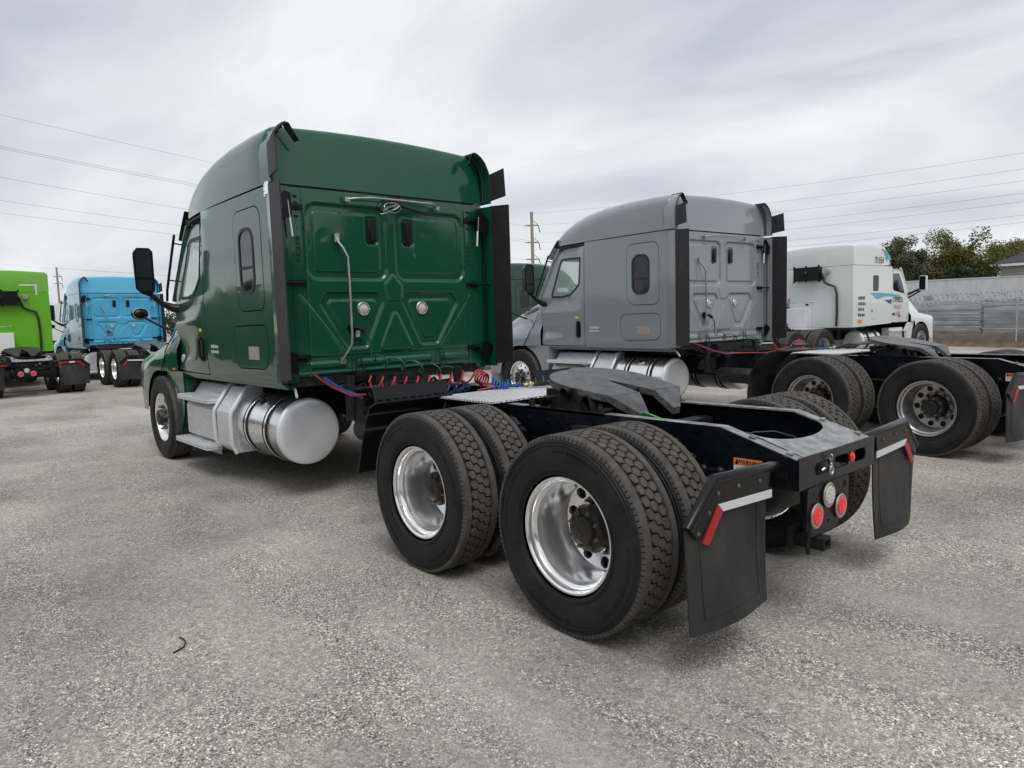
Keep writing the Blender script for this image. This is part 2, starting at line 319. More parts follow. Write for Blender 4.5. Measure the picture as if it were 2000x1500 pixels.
# ------------------------------------------------------------------ wheels
RT = .514
def tyre_drive(g):
    prof = [(-.105, .294), (-.125, .31), (-.140, .36), (-.1435, .41), (-.139, .45), (-.131, .487), (-.126, .494), (-.124, .505), (-.118, .5125), (-.081, .5135), (-.079, .500)]
    full = prof+[(-h, r) for h, r in prof[::-1]]
    g.mat(0).lathe([p for p in full if p[0] < -.12], 96); g.lathe([p for p in full if p[0] > .12], 96)
    g.mat(1).lathe([(-.1241, .505), (-.118, .5125), (-.081, .5135), (-.079, .500)], 96); g.lathe([(.1241, .505), (.118, .5125), (.081, .5135), (.079, .500)], 96)
    g.mat(2).lathe([(-.0795, .4995), (.0795, .4995)], 96); g.mat(0)
    # fine mould rings on both sidewalls
    for sgn in (-1, 1):
        for r, h in ((.478, .1345), (.462, .1385), (.335, .1345), (.325, .1315)):
            g.lathe([(sgn*(h-.002), r-.003), (sgn*(h+.0022), r), (sgn*(h-.002), r+.003)], 96)
        # shoulder lugs round the edge
        for k in range(112):
            a = 2*pi*k/112; da = .021
            vs = [(rr*cos(a+t), sgn*y, rr*sin(a+t)) for (y, rr) in ((.1215, .5115), (.1275, .5065), (.1305, .489)) for t in (-da, da)]
            g.mat(1).add(vs+[(0.994*v[0], v[1]*.985, .994*v[2]) for v in vs], [(0, 1, 3, 2), (2, 3, 5, 4), (0, 2, 8, 6), (2, 4, 10, 8), (1, 7, 9, 3), (3, 9, 11, 5)]); g.mat(0)
    rl = random.Random(4)
    for sgn in (-1, 1):
        for (c0, c1, r0, hgt) in ((20, 74, .425, .020), (108, 150, .43, .013), (200, 256, .425, .020), (290, 330, .43, .013)):
            t = radians(c0)
            while t < radians(c1):
                wd = rl.uniform(.5, .9)*hgt
                for q in range(3):
                    if rl.random() < .25: continue
                    ta = t+q*wd/3/r0; tb = ta+wd*.18/r0; ra, rb = (r0-hgt/2, r0+hgt/2) if q != 1 or rl.random() < .4 else (r0+hgt*.3, r0+hgt/2)
                    y0_ = .1432; g.mat(0).add([(r*cos(tt), sgn*yy, r*sin(tt)) for yy in (y0_-.003, y0_+.0012) for r in (ra, rb) for tt in (ta, tb)], [(0, 1, 3, 2), (4, 6, 7, 5), (0, 4, 5, 1), (2, 3, 7, 6), (0, 2, 6, 4), (1, 5, 7, 3)])
                t += (wd+hgt*.35)/r0
    np_, a = 54, .0445; p = 2*pi*RT/np_
    hx = [(.0152, .5), (.0323, 0), (.0152, -.5), (-.0152, -.5), (-.0323, 0), (-.0152, .5)]
    g.mat(1)
    for col in (-1, 0, 1):
        for k in range(np_):
            c0 = (k+.5*(col % 2))*p; jit = random.uniform(-.0006, .0006)
            base = []; top = []
            for (y, c) in hx:
                yy = y*(.84 if True else 1); cc = c*p*.86
                if abs(yy*1) > .02: cc = 0
                base.append((col*a+yy*1.0, cc*1.0)); top.append((col*a+yy*.90, cc*.93))
            vs = []
            for (lst, r) in ((base, .499), (top, .5135+jit)):
                for (y, c) in lst: an = (c0+c)/RT; vs.append((r*cos(an), y, r*sin(an)))
            g.add(vs, [(6, 7, 8, 9, 10, 11)]+[(i, (i+1) % 6, (i+1) % 6+6, i+6) for i in range(6)])
def tyre_steer(g):
    prof = [(-.10, .294), (-.122, .31), (-.136, .36), (-.139, .41), (-.134, .46), (-.128, .49), (-.120, .503), (-.112, .51)]
    g.mat(0).lathe(prof, 80); g.lathe([(-h, r) for h, r in prof], 80)
    tp = [(-.112, .51)]
    for y in (-.07, -.024, .024, .07): tp += [(y-.006, .5135), (y-.004, .502), (y+.004, .502), (y+.006, .5135)]
    tp += [(.112, .51)]; g.mat(1).lathe(tp, 80)
    for sgn in (-1, 1):
        for r, h in ((.478, .1315), (.462, .1345), (.335, .131)):
            g.mat(0).lathe([(sgn*(h-.002), r-.003), (sgn*(h+.0022), r), (sgn*(h-.002), r+.003)], 80)
def holed_ring(g, r0, r1, rh, hr, n, y, depth, y0=None, y1=None):
    """disc ring between r0 and r1 with n round holes of radius hr on circle rh; y0,y1 let the ring be dished"""
    y0 = y if y0 is None else y0; y1 = y if y1 is None else y1; m = 16
    for k in range(n):
        a0 = 2*pi*k/n; hw = pi/n; vs = []; 
        for j in range(m):
            t = 2*pi*(j+.5)/m+pi/m*0
            # matching outer boundary point of the sector
            ux, uy = cos(t), sin(t); s_ = 1/max(abs(ux), abs(uy)); bx, by = ux*s_, uy*s_      # on unit square
            rr = r0+(r1-r0)*(bx+1)/2; aa = a0+hw*by; Y = y0+(y1-y0)*(bx+1)/2
            vs.append((rr*cos(aa), Y, rr*sin(aa)))
        for j in range(m):
            t = 2*pi*(j+.5)/m; hx = rh+hr*cos(t); hy = hr*sin(t); rr = sqrt(hx*hx+hy*hy); aa = a0+atan2(hy, hx); f = (rr-r0)/(r1-r0)
            vs.append((rr*cos(aa), y0+(y1-y0)*f, rr*sin(aa)))
        for j in range(m):
            q = vs[m+j]; vs.append((q[0], q[1]-depth, q[2]))
        fs = [(j, (j+1) % m, m+(j+1) % m, m+j) for j in range(m)]+[(m+j, m+(j+1) % m, 2*m+(j+1) % m, 2*m+j) for j in range(m)]
        # corner fillers
        for (bx, by) in ((1, 1), (-1, 1), (-1, -1), (1, -1)):
            rr = r0+(r1-r0)*(bx+1)/2; aa = a0+hw*by; Y = y0+(y1-y0)*(bx+1)/2; t = atan2(by, bx) % (2*pi); j = int(round((t/(2*pi))*m-.5-.5)) % m
            vs.append((rr*cos(aa), Y, rr*sin(aa))); fs.append((j, len(vs)-1, (j+1) % m))
        g.add(vs, fs)
def rim_outer(g):      # deep dish, open towards +y
    g.mat(0).lathe([(.098, .300), (.113, .302), (.118, .298), (.116, .290), (.108, .283), (.085, .281), (.075, .276), (.066, .262), (.045, .259), (.030, .254), (-.04, .250), (-.09, .247), (-.125, .243), (-.14, .236)], 96)
    holed_ring(g, .155, .240, .199, .031, 10, -.15, .02, -.158, -.14)
    g.lathe([(-.158, .155), (-.152, .150), (-.152, .118)], 64)
    g.mat(1).lathe([(-.185, .25), (-.18, .02)], 32)
    g.lathe([(.098, .300), (.09, .293), (-.09, .28), (-.11, .30)], 48)
def rim_inner(g):
    g.mat(0).lathe([(.10, .30), (.115, .298), (.108, .283), (.07, .276), (.05, .26), (-.05, .26), (-.10, .282), (-.115, .298), (-.1, .3)], 48)
    g.mat(1).lathe([(.06, .26), (.06, .02)], 32)
def rim_steer(g):
    g.mat(0).lathe([(.098, .300), (.113, .302), (.118, .298), (.114, .288), (.104, .281), (.080, .275), (.062, .262), (.058, .250), (.066, .243)], 80)
    holed_ring(g, .165, .243, .207, .021, 10, .08, .02, .085, .066)
    g.lathe([(.085, .165), (.088, .160), (.088, .11)], 64)
    g.mat(1).lathe([(.03, .26), (.03, .02)], 32); g.lathe([(.098, .300), (.05, .285), (-.10, .29)], 48)
def hub_drive(g):
    g.mat(0).lathe([(-.152, .128), (-.13, .118), (-.06, .108), (-.045, .112), (-.03, .112), (-.026, .100), (-.022, .078), (.0, .070), (.006, .055), (.006, .03), (.0, .024), (.0, .001)], 48)
    g.mat(1)
    for k in range(10):       # wheel studs and nuts
        a = 2*pi*k/10+.31; g.lathe([(-.152, .020), (-.128, .019), (-.122, .012), (-.100, .0105), (-.098, .001)], 6, (.141*cos(a), 0, .141*sin(a)))
    for k in range(8):        # axle-flange nuts
        a = 2*pi*k/8; g.lathe([(-.03, .0125), (-.012, .0125), (-.010, .007), (0, .0065), (0, .001)], 6, (.094*cos(a), 0, .094*sin(a)))
def hub_steer(g):
    g.mat(0).lathe([(.085, .118), (.10, .108), (.15, .095), (.165, .085), (.17, .06), (.175, .001)], 40)
    g.mat(1)
    for k in range(10):
        a = 2*pi*k/10+.31; g.lathe([(.085, .020), (.112, .019), (.118, .012), (.14, .0105), (.142, .001)], 6, (.141*cos(a), 0, .141*sin(a)))
def wheel(parent, x, y, kind, rimmat='chrome'):
    side = 1 if y > 0 else -1; rot = (0, random.uniform(0, 6), 0 if side > 0 else pi)
    bld = dict(outer=rim_outer, inner=rim_inner, steer=rim_steer)[kind]
    ov = {0: rimmat} if rimmat != 'chrome' else None
    rim = put('wheel', 'rim'+kind, bld, ['chrome', 'hub'], parent, (x, y, RT), rot, smooth=32, mats_override=ov)
    put('tyre', 'tyre'+('s' if kind == 'steer' else 'd'), tyre_steer if kind == 'steer' else tyre_drive, ['rubber', 'tread', 'groove'], rim, smooth=38)
    if kind != 'inner':
        put('hub', 'hub'+kind, hub_drive if kind == 'outer' else hub_steer, ['hub', 'nut'], rim, smooth=32)
    return rim

# ------------------------------------------------------------------ tractor unit
SX = 6.99                                    # steer axle
def railtop(x): return 1.01 if x > -.40 else 1.01-(-.40-x)/.42*.125
def chassis(T):
    for s in (1, -1):
        def rail(g, s=s):
            xs = [-.82, -.40, .2, 2, 4, 6, 8.0]
            for xa, xb in zip(xs[:-1], xs[1:]):
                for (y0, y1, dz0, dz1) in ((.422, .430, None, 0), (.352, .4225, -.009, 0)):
                    g.mat(0 if dz0 is None else 1)  # flange tops pale grey: a sky reflection put into the colour
                    za, zb = railtop(xa), railtop(xb); b0 = .735
                    lo_a, lo_b = (b0, b0) if dz0 is None else (za+dz0, zb+dz0)
                    g.add([(xa, s*y0, lo_a), (xa, s*y1, lo_a), (xa, s*y1, za-.0 if dz0 else za-.001), (xa, s*y0, za if dz0 else za-.001), (xb, s*y0, lo_b), (xb, s*y1, lo_b), (xb, s*y1, zb if dz0 else zb-.001), (xb, s*y0, zb if dz0 else zb-.001)],
                          [(0, 1, 2, 3), (4, 7, 6, 5), (0, 4, 5, 1), (1, 5, 6, 2), (2, 6, 7, 3), (3, 7, 4, 0)])
            g.mat(0).box(-.82, 8, s*.352, s*.4225, .735, .744)
            xx = -.3
            for k in range(40):                      # bolt heads along the web
                for z in (.80, .93):
                    g.lathe([(s*.430, .012), (s*.440, .011), (s*.441, .001)], 6, (-.3+k*.19+(.05 if z > .9 else 0), 0, z))
        put('frame_rail', 'rail%d' % s, rail, ['frame', 'dust_sheen'], T, smooth=30, bevel=0)
    def rearx(g):
        P = rpoly([(-.432, .735), (.432, .735), (.432, .896), (-.432, .896)], .008, 2)
        bm = plate(P, [rpoly([(.11, .785), (.27, .785), (.27, .85), (.11, .85)], .028, 5), rpoly([(-.11, .785), (.06, .785), (.06, .85), (-.11, .85)], .028, 5), rpoly([(-.32, .785), (-.17, .785), (-.17, .85), (-.32, .85)], .028, 5)], lambda x, z: 0, .009)
        for v in bm.verts: v.co = (-.832+(-v.co.y if True else 0), v.co.x, v.co.z)
        return bm
    put('rear_crossmember', 'rearx', rearx, ['frame'], T, smooth=30)
    def gusset(g):                               # top plate with the curved cut-out, follows the sloping rails
        n = 20; ins = [(-.30+.0, .40)]
        pts = []
        for i in range(n+1):
            t = i/n*pi; y = .345*cos(t); x = -.50-.17*sin(t)**.8*1.0-.0; pts.append((x, y))
        def zz(x): return railtop(x)+.004 if x < -.4 else 1.014
        xs = -.825; vs = []; fs = []
        for (x, y) in pts: vs += [(x, y, zz(x)), (xs, y*1.02, zz(xs)), (x, y, zz(x)-.010), (xs, y*1.02, zz(xs)-.010)]
        for i in range(n): a = 4*i; fs += [(a, a+1, a+5, a+4), (a+2, a+6, a+7, a+3), (a, a+4, a+6, a+2), (a+1, a+3, a+7, a+5)]
        g.add(vs, fs)
        for s in (1, -1):
            for x in (-.56, -.76):
                g.lathe([(zz(x)-.002, .020), (zz(x)+.006, .019), (zz(x)+.012, .012), (zz(x)+.013, .001)], 12, (x, s*.385, 0), axis='z')
    put('frame_top_gusset', 'gusset', gusset, ['dust_sheen'], T, smooth=30)
    def inner(g):
        for x in (.2, .95, 1.75, 2.9, 4.2, 5.6): g.box(x-.05, x+.05, -.352, .352, .76, .93)
        for x in (0, 1.3187):
            g.lathe([(-.95, .07), (.95, .07)], 16, (x, 0, RT)); g.lathe([(-.17, .05), (-.14, .15), (-.05, .20), (.05, .20), (.14, .15), (.17, .05)], 20, (x, 0, RT), axis='y')
            g.lathe([(.0, .06), (.12, .16), (.3, .10), (.42, .06)], 14, (x, 0, RT+.02), axis='x')
            for s in (1, -1):
                g.lathe([(.42, .09), (.45, .13), (.60, .135), (.66, .10), (.70, .10)], 18, (x-.30, s*.50, 0), axis='z')   # air spring
                g.box(x-.42, x+.25, s*.46-.045, s*.46+.045, .40, .46)
                g.tube([(x-.16, s*.50, .93), (x-.05, s*.50, .50)], .028, 10)
                g.lathe([(-.10, .075), (.08, .08), (.10, .05), (.16, .02)], 14, (x+.20, s*.30, RT+.18), axis='x')
            g.tube([(x+.2, 0, .60), (x+1.2, 0, .66)], .055, 12)
        for s in (1, -1):
            for x in (.52, 3.3): g.box(x-.09, x+.09, s*.44, s*.50, .70, .93)
        g.tube([(2.4, 0, .66), (5.2, 0, .70)], .06, 12)
        g.box(5.2, 7.6, -.34, .34, .55, 1.05); g.lathe([(-1.0, .06), (1.0, .06)], 12, (SX, 0, RT-.02))
        for s in (1, -1): g.tube([(6.2, s*.42, .62), (SX, s*.45, .58), (7.8, s*.42, .66)], .04, 8)
    put('axle_assembly', 'inner', inner, ['framed'], T, smooth=35)
    def shocks(g):
        for (x, z) in ((-.20, .895), (1.12, .90)):
            for s in (1, -1):
                g.tube([(x+.12, s*.442, z+.03), (x+.09, s*.50, z+.02), (x+.02, s*.53, z)], .013, 8)
                g.lathe([(0, .012), (.0, .026), (.07, .028), (.075, .018), (.10, .018), (.105, .024), (.125, .024), (.13, .012), (.16, .012)], 12, (0, 0, 0), axis='x') if False else None
                g.tube([(x+.03, s*.50, z+.006), (x-.05, s*.52, z-.022)], .026, 12); g.tube([(x-.05, s*.52, z-.022), (x-.12, s*.53, z-.05)], .015, 10); g.tube([(x-.09, s*.53, z-.04), (x-.105, s*.532, z-.046)], .022, 10)
        # levelling valve bracket near the rear
        for s in (1,):
            g.box(-.46, -.32, .432, .50, .77, .79); g.tube([(-.34, .50, .80), (-.36, .53, .66)], .010, 6); g.tube([(-.43, .50, .80), (-.44, .53, .66)], .010, 6); g.ball((-.34, .49, .79), .025, 6); g.ball((-.44, .49, .79), .025, 6)
    tag(put('suspension_fitting', 'shock', shocks, ['plastic'], T, smooth=35), kind='stuff')
    def hoseb(g): g.tube([(-.30, .12, .90), (-.36, .02, .925), (-.42, -.10, .92), (-.50, -.18, .885), (-.52, -.20, .85)], .0045, 8)
    put('brake_hose', 'bhose', hoseb, ['hdark'], T)
def rear_lights(T, full=True):
    X = -.845
    def lp(g):
        bm = plate(rpoly([(.36, .735), (.37, .53), (.31, .485), (.05, .485), (-.09, .60), (-.10, .735)], .02, 3), [rpoly([(.13, .525), (.155, .525), (.155, .545), (.13, .545)], .008, 2), rpoly([(-.06, .68), (-.02, .68), (-.02, .715), (-.06, .715)], .014, 3), rpoly([(.29, .69), (.33, .69), (.33, .705), (.29, .705)], .006, 2)], lambda x, z: 0, .006)
        for v in bm.verts: v.co = (X-v.co.y+.005, v.co.x, v.co.z)
        return bm
    put('light_bracket', 'lbrk', lp, ['plastic'], T, smooth=30)
    def lamp(g):
        g.mat(0).lathe([(0, .062), (-.006, .064), (-.010, .060), (-.010, .048)], 32, axis='x')
        g.mat(1).lathe([(-.008, .049), (-.014, .044), (-.016, .03), (-.017, .001)], 32, axis='x')
        g.mat(2)
        for r, n in ((.0, 1), (.018, 6), (.035, 10)):
            for k in range(n): a = 2*pi*k/n; g.ball((-.0165, r*cos(a), r*sin(a)), .0035, 4)
    for (y, z, c) in ((.285, .59, 'red'), (.02, .59, 'red'), (.155, .672, 'clear')):
        put('tail_light' if c == 'red' else 'reverse_light', 'lamp'+c, lamp, ['dull', c, 'rlight' if c == 'red' else 'wlab'], T, (X-.001, y, z), smooth=40)
    put('marker_light', 'mlamp', lambda g: g.lathe([(0, .024), (-.008, .024), (-.014, .016), (-.015, .001)], 20, axis='x'), ['red'], T, (X+.010, -.13, .822), smooth=40)
    def chain(g):
        for k in range(3):
            z = .865-k*.022; y = .145+random.uniform(-.006, .006)
            pts = [(-.853, y+.008*cos(a), z+.014*sin(a)) if k % 2 else (-.853+.008*cos(a), y, z+.014*sin(a)) for a in [2*pi*i/8 for i in range(9)]]
            g.tube(pts, .003, 5)
        pts = [(-.856, .145+.016*cos(a), .80+.022*sin(a)) for a in [2*pi*i/14 for i in range(15)]]; g.tube(pts, .006, 6)
        g.tube([(-.85, .20, .815), (-.856, .225, .822), (-.85, .235, .812)], .006, 6)
    if full: tag(put('chain', 'chain', chain, ['dull'], T, smooth=50), kind='stuff')
    def hitch(g):
        g.box(-.87, -.72, .17, .25, .405, .418); g.box(-.87, -.72, .17, .25, .455, .468); g.box(-.87, -.72, .17, .182, .418, .455); g.box(-.87, -.72, .238, .25, .418, .455)
        g.box(-.72, -.70, .12, .30, .40, .50); g.box(-.74, -.72, .12, .20, .46, .74)
        g.tube([(-.83, .33, .62), (-.84, .34, .52), (-.82, .32, .45), (-.83, .33, .40)], .012, 6)
    put('tow_hitch', 'hitch', hitch, ['gap'], T, bevel=.002)
    put('air_tank', 'atank', lambda g: g.lathe([(.47, .001), (.46, .06), (.43, .085), (.38, .09), (-.38, .09), (-.43, .085), (-.46, .06), (-.47, .001)], 24, (-.55, 0, .62)), ['framed'], T, smooth=45)
def flap_set(T, X=-.76, style=0):
    for s in (1, -1):
        def hang(g, s=s):
            g.tube([(X+.03, s*.432, .85), (X+.02, s*.50, .862), (X, s*.60, .875), (X, s*1.05, .895), (X, s*1.245, .715)], .024, 14)
            g.box(X-.02, X+.09, s*.431, s*.445, .79, .90)
        put('mud_flap_hanger', 'hang%d' % s, hang, ['plastic'], T, smooth=35)
        def brk(g, s=s):
            P = [(.60, .865), (1.045, .885), (1.235, .705), (1.19, .665), (1.03, .79), (.62, .775)]
            g.prism([(s*a, b) for a, b in P], X-.016, X-.006, 'x'); g.mat(1)
            for (y, z) in ((.70, .83), (.88, .84), (1.04, .835), (1.11, .765), (1.19, .69)): g.lathe([(X-.016, .010), (X-.022, .009), (X-.023, .001)], 8, (0, s*y, z), axis='x')
        put('flap_bracket', 'fbrk%d' % s, brk, ['plastic', 'nut'], T, smooth=30)
        def flp(g, s=s):
            nu, nv = 14, 18
            def F(u, v, dx=0):
                z = .84-.60*v
                yi = .605+.02*v; yo = 1.03+.22*min(1, v/.22) if v < .22 else 1.25-.05*(v-.22)
                if v < .05: yo = 1.04
                y = yi+(yo-yi)*u
                x = X+.002-.055*v*v*.6+.016*sin(u*5.5+v*2)*v+dx+.02*max(0, u-.8)*v*5
                return (x, s*y, z)
            g.grid(lambda u, v: F(u, v), nu, nv); g.grid(lambda u, v: F(u, v, .009), nu, nv)
            for v in (0, 1): g.grid(lambda u, w: F(u, v, .009*w), nu, 1)
            for u in (0, 1): g.grid(lambda v, w: F(u, v, .009*w), nv, 1)
            # moulded border line
            pth = [F(.87, .12, -.001)]+[F(.87, .12+.78*k/8, -.001) for k in range(1, 9)]+[F(.87-.74*k/6, .9, -.001) for k in range(1, 7)]+[F(.13, .9-.78*k/8, -.001) for k in range(1, 9)]
            g.tube(pth, .0022, 4)
        put('mud_flap', 'flap%d' % s, flp, ['flap'], T, smooth=50)
        if style == 0:
            def w(g, s=s): g.prism([(s*.60, .772), (s*.60, .735), (s*1.01, .752), (s*1.045, .788)], X-.024, X-.0175, 'x')
            put('reflective_strip', 'ws%d' % s, w, ['wtape'], T, smooth=0)
            def r(g, s=s): g.prism([(s*1.047, .787), (s*1.012, .752), (s*1.12, .625), (s*1.165, .645)], X-.024, X-.0175, 'x')
            put('reflective_strip', 'rs%d' % s, r, ['rtape'], T, smooth=0)
        else:
            for k, (a, b) in enumerate(((.55, .78), (.78, .90), (.90, .97))):
                put('reflective_strip', 'ls%d%d' % (k, s), lambda g, s=s, a=a, b=b: g.prism([(s*a, .80), (s*b, .805), (s*b, .845), (s*a, .84)], X-.024, X-.0175, 'x'), [['rtape', 'wtape', 'rtape'][k]], T, smooth=0)
            put('reflective_strip', 'lsd%d' % s, lambda g, s=s: g.prism([(s*.975, .805), (s*1.10, .69), (s*1.14, .72), (s*.99, .845)], X-.024, X-.0175, 'x'), ['rtape'], T, smooth=0)
def front_fender_flap(T, style=0):
    for s in (1, -1):
        if style == 0:
            def a(g, s=s):
                g.ribbon([(1.99, 1.15), (1.955, 1.055)], s*.46, s*1.10, .012)
                g.ribbon([(1.955, 1.055), (1.90, 1.04)], s*.46, s*1.10, .012)
                pts = [(1.90, 1.038), (1.99, 1.0), (2.05, .90), (2.10, .77), (2.15, .64), (2.20, .50)]
                g.ribbon(pts, s*.46, s*1.13, .012)
                for k in range(9): g.box(1.93, 1.945, s*(.50+k*.07), s*(.53+k*.07), 1.05, 1.062)
                for k in range(1, 6):
                    y = s*(.46+k*.11)
                    g.ribbon([(p[0]-.004, p[1]+.016) for p in pts[:4]], y-.004, y+.004, .005)
        else:
            def a(g, s=s):
                pts = [(2.0+.0, 1.12), (1.97, 1.03)]
                g.ribbon([(1.62, 1.085), (1.75, 1.10), (1.88, 1.06), (2.0, .98), (2.09, .86), (2.15, .72), (2.18, .56), (2.18, .42)], s*.58, s*1.18, .012)
                g.ribbon([(1.50, 1.16), (1.56, 1.18), (1.70, 1.17)], s*.90, s*1.18, .012)
        put('wheel_guard', 'ffl%d_%d' % (s, style), a, ['flap' if style else 'plastic'], T, smooth=35)
    if style == 0:
        for s in (1, -1): put('guard_bracket', 'gb%d' % s, lambda g, s=s: g.box(1.88, 1.94, s*.43, s*.50, .96, 1.03), ['plastic'], T)
def deck(T, x0=1.30, x1=1.97, yw=.57, z=1.035):
    def a(g):
        g.box(x0, x1, -yw, yw, z-.012, z)
        for k in range(12):
            for j in range(19):
                x = x0+.04+k*.053; y = -yw+.05+j*.059; q = .012 if (k+j) % 2 else -.012
                g.add([(x-.014, y-q, z), (x+.014, y+q, z), (x, y+.004+0, z+.004), (x, y-.004, z+.004)], [(0, 3, 1, 2), (0, 2, 3), (1, 3, 2)])
    put('deck_plate', 'deck%.2f' % x0, a, ['tread_alu'], T, smooth=0)
def fifth_wheel(T, xc=.735, zc=1.168, pitch=.165, r=.40, matn='grease'):
    def a(g):
        # outline in plate coordinates, x forward: arc at the front, two ears with a throat at the rear
        n = 26; arc = [(r*.98*cos(t), r*sin(t)) for t in [pi*(.5-i/n)+0 for i in range(n+1)]]
        arc = [(x*(.92)+.03, y) for x, y in arc]
        xb, xt = -.33, -.33
        right = [(-.20, -r*.99), (xb, -r*.90), (xb, -.075), (-.14, -.030), (.0, -.022)]
        left = [(.0, .022), (-.14, .030), (xb, .075), (xb, r*.90), (-.20, r*.99)]
        P = arc[::1]+right+left
        P = [p for i, p in enumerate(P) if i == 0 or (Vector(p)-Vector(P[i-1])).length > .003]
        bm = plate(P, [], lambda x, z: 0, .045)
        for v in bm.verts: v.co = (v.co.x, v.co.z, v.co.y+.0)
        # ramps sloping down from the rear edge of both ears
        for s in (1, -1):
            q = [(xb, s*.075, 0), (xb, s*r*.90, 0), (xb-.13, s*.13, -.095), (xb-.125, s*.21, -.095)]
            lo = [(p[0], p[1], p[2]-.045) for p in q]
            vs = [bm.verts.new(p) for p in q+lo]
            for f in ((0, 1, 3, 2), (4, 6, 7, 5), (0, 2, 6, 4), (1, 5, 7, 3), (2, 3, 7, 6), (0, 4, 5, 1)): bm.faces.new([vs[i] for i in f])
        bmesh.ops.bevel(bm, geom=[e for e in bm.edges if len(e.link_faces) == 2 and e.calc_face_angle(0) > .9], offset=.007, segments=2, affect='EDGES', clamp_overlap=True)
        return bm
    fw = put('fifth_wheel', 'fw%.2f' % r+matn, a, [matn], T, (xc, 0, zc), (0, -pitch, 0), smooth=30)
    def b(g):
        for s in (1, -1):
            g.prism([(-.18, -.16), (.18, -.16), (.09, -.05), (.06, -.02), (-.06, -.02), (-.09, -.05)], s*.34, s*.40)
            g.lathe([(s*.30, .035), (s*.44, .035)], 16, (0, 0, -.05))
            g.box(-.33, .38, s*.34, s*.43, -.172, -.155)
            pts = [(-.16+.055*cos(t), -.155+.10*sin(t)) for t in [pi*i/10 for i in range(11)]]; g.ribbon(pts, s*.34, s*.41, .010)
            pts = [(.20+.055*cos(t), -.155+.07*sin(t)) for t in [pi*i/10 for i in range(11)]]; g.ribbon(pts, s*.34, s*.41, .010)
            for x in (-.28, .34): g.lathe([(-.155, .022), (-.125, .021), (-.12, .012), (-.105, .012)], 6, (x, s*.40, 0), axis='z')
        g.box(-.22, .30, -.30, .30, -.10, -.045); g.box(-.05, .05, -.34, .34, -.155, -.06); g.tube([(.1, .30, -.08), (.12, .5, -.08)], .012, 6)
    put('fifth_wheel_bracket', 'fwb', b, ['framed'], T, (xc, 0, zc), smooth=30, bevel=0)
def tank_and_steps(T):
    for s in (1, -1):
        c = (0, s*.824, .629); r = .307
        put('fuel_tank', 'tank', lambda g: (g.mat(1).lathe([(0, .001), (.0, .15), (.004, .24), (.012, .28), (.022, .298)], 72, axis='x'), g.lathe([(.022, .298), (.03, .3045), (.045, .307), (.05, .3055)], 72, axis='x'), g.mat(0).lathe([(.05, .3055), (1.01, .3055)], 72, axis='x'), g.mat(1).lathe([(1.01, .3055), (1.03, .29), (1.06, .2), (1.06, .001)], 72, axis='x')), ['alu', 'alucap'], T, (3.63, c[1], c[2]), smooth=28)
        for x in (3.93, 4.40):
            st = put('tank_strap', 'strap', lambda g: (g.mat(0).lathe([(-.05, .3062), (-.05, .3125), (.05, .3125), (.05, .3062)], 72, axis='x')), ['groove'], T, (x, c[1], c[2]), smooth=30)
            put('strap_band', 'strapb', lambda g: g.lathe([(-.015, .3120), (-.013, .3148), (.013, .3148), (.015, .3120)], 72, axis='x'), ['chrome'], st, smooth=30)
        def cap(g, s=s):
            a = radians(52); n = Vector((0, s*cos(a), sin(a))); p = Vector((4.17, c[1], c[2]))+n*.300
            g.mat(0).tube([p, p+n*.022], .052, 24); g.mat(1).tube([p+n*.022, p+n*.05], .036, 20); g.tube([p+n*.05+Vector((-.05, 0, 0)), p+n*.062, p+n*.05+Vector((.05, 0, 0))], .012, 8)
        put('filler_cap', 'cap%d' % s, cap, ['chrome', 'framed'], T, smooth=35)
        # step box: faceted housing in tread plate
        prof = [(.80, 1.0), (.97, .985), (1.15, .735), (1.15, .42), (1.08, .37), (.80, .37)]
        put('step_box', 'sbox%d' % s, lambda g, s=s: g.prism([(s*a, b) for a, b in prof], 5.19, 6.12, 'x'), ['tread_alu'], T, bevel=.004, smooth=30)
        p2 = [(.80, 1.0), (.98, .99), (1.16, .745), (1.16, .40), (1.08, .33), (.80, .33)]
        put('side_cover', 'scov%d' % s, lambda g, s=s: g.prism([(s*a, b) for a, b in p2], 4.72, 5.10, 'x'), ['tread_alu'], T, bevel=.004, smooth=30)
        for x, dz in ((5.15, 0), (4.685, -.02)):
            put('cover_rib', 'rib%d%.2f' % (s, x), lambda g, s=s, x=x, dz=dz: g.ribbon([(s*.95, 1.0), (s*1.165, .745), (s*1.175, .70), (s*1.17, .42), (s*1.12, .36+dz)][::s], x-.035, x+.035, .022, 'x') if False else g.tube([(x, s*.93, 1.01), (x, s*.99, .995), (x, s*1.155, .76), (x, s*1.17, .70), (x, s*1.165, .44), (x, s*1.12, .36+dz)], .024, 10), ['alucap'], T, smooth=50)
        for k, (z, x0, x1, yo) in enumerate(((.865, 5.16, 6.16, 1.235), (.375, 5.16, 6.22, 1.265))):
            def st(g, s=s, z=z, x0=x0, x1=x1, yo=yo):
                g.mat(1)
                yi = 1.06 if z > .5 else 1.10
                g.box(x0, x1, s*yi, s*yo, z-.035, z-.028); g.mat(0); g.box(x0, x1, s*(yo-.008), s*yo, z-.05, z); g.box(x0, x1, s*yi, s*(yi+.008), z-.05, z)
                g.box(x0, x0+.01, s*yi, s*yo, z-.05, z); g.box(x1-.01, x1, s*yi, s*yo, z-.05, z)
                n = int((x1-x0)/.045)
                for j in range(n):       # serrated slats of the step
                    x = x0+.03+j*.045
                    g.box(x, x+.02, s*(yi+.008), s*(yo-.008), z-.028, z-.002)
                for x in (x0+.1, x1-.12): g.prism([(s*1.08, z-.05), (s*(yo-.02), z-.05), (s*1.08, z-.13)], x, x+.02, 'x')
            put('step', 'step%d%d' % (s, k), st, ['alucap', 'framed'], T, smooth=30, bevel=0)
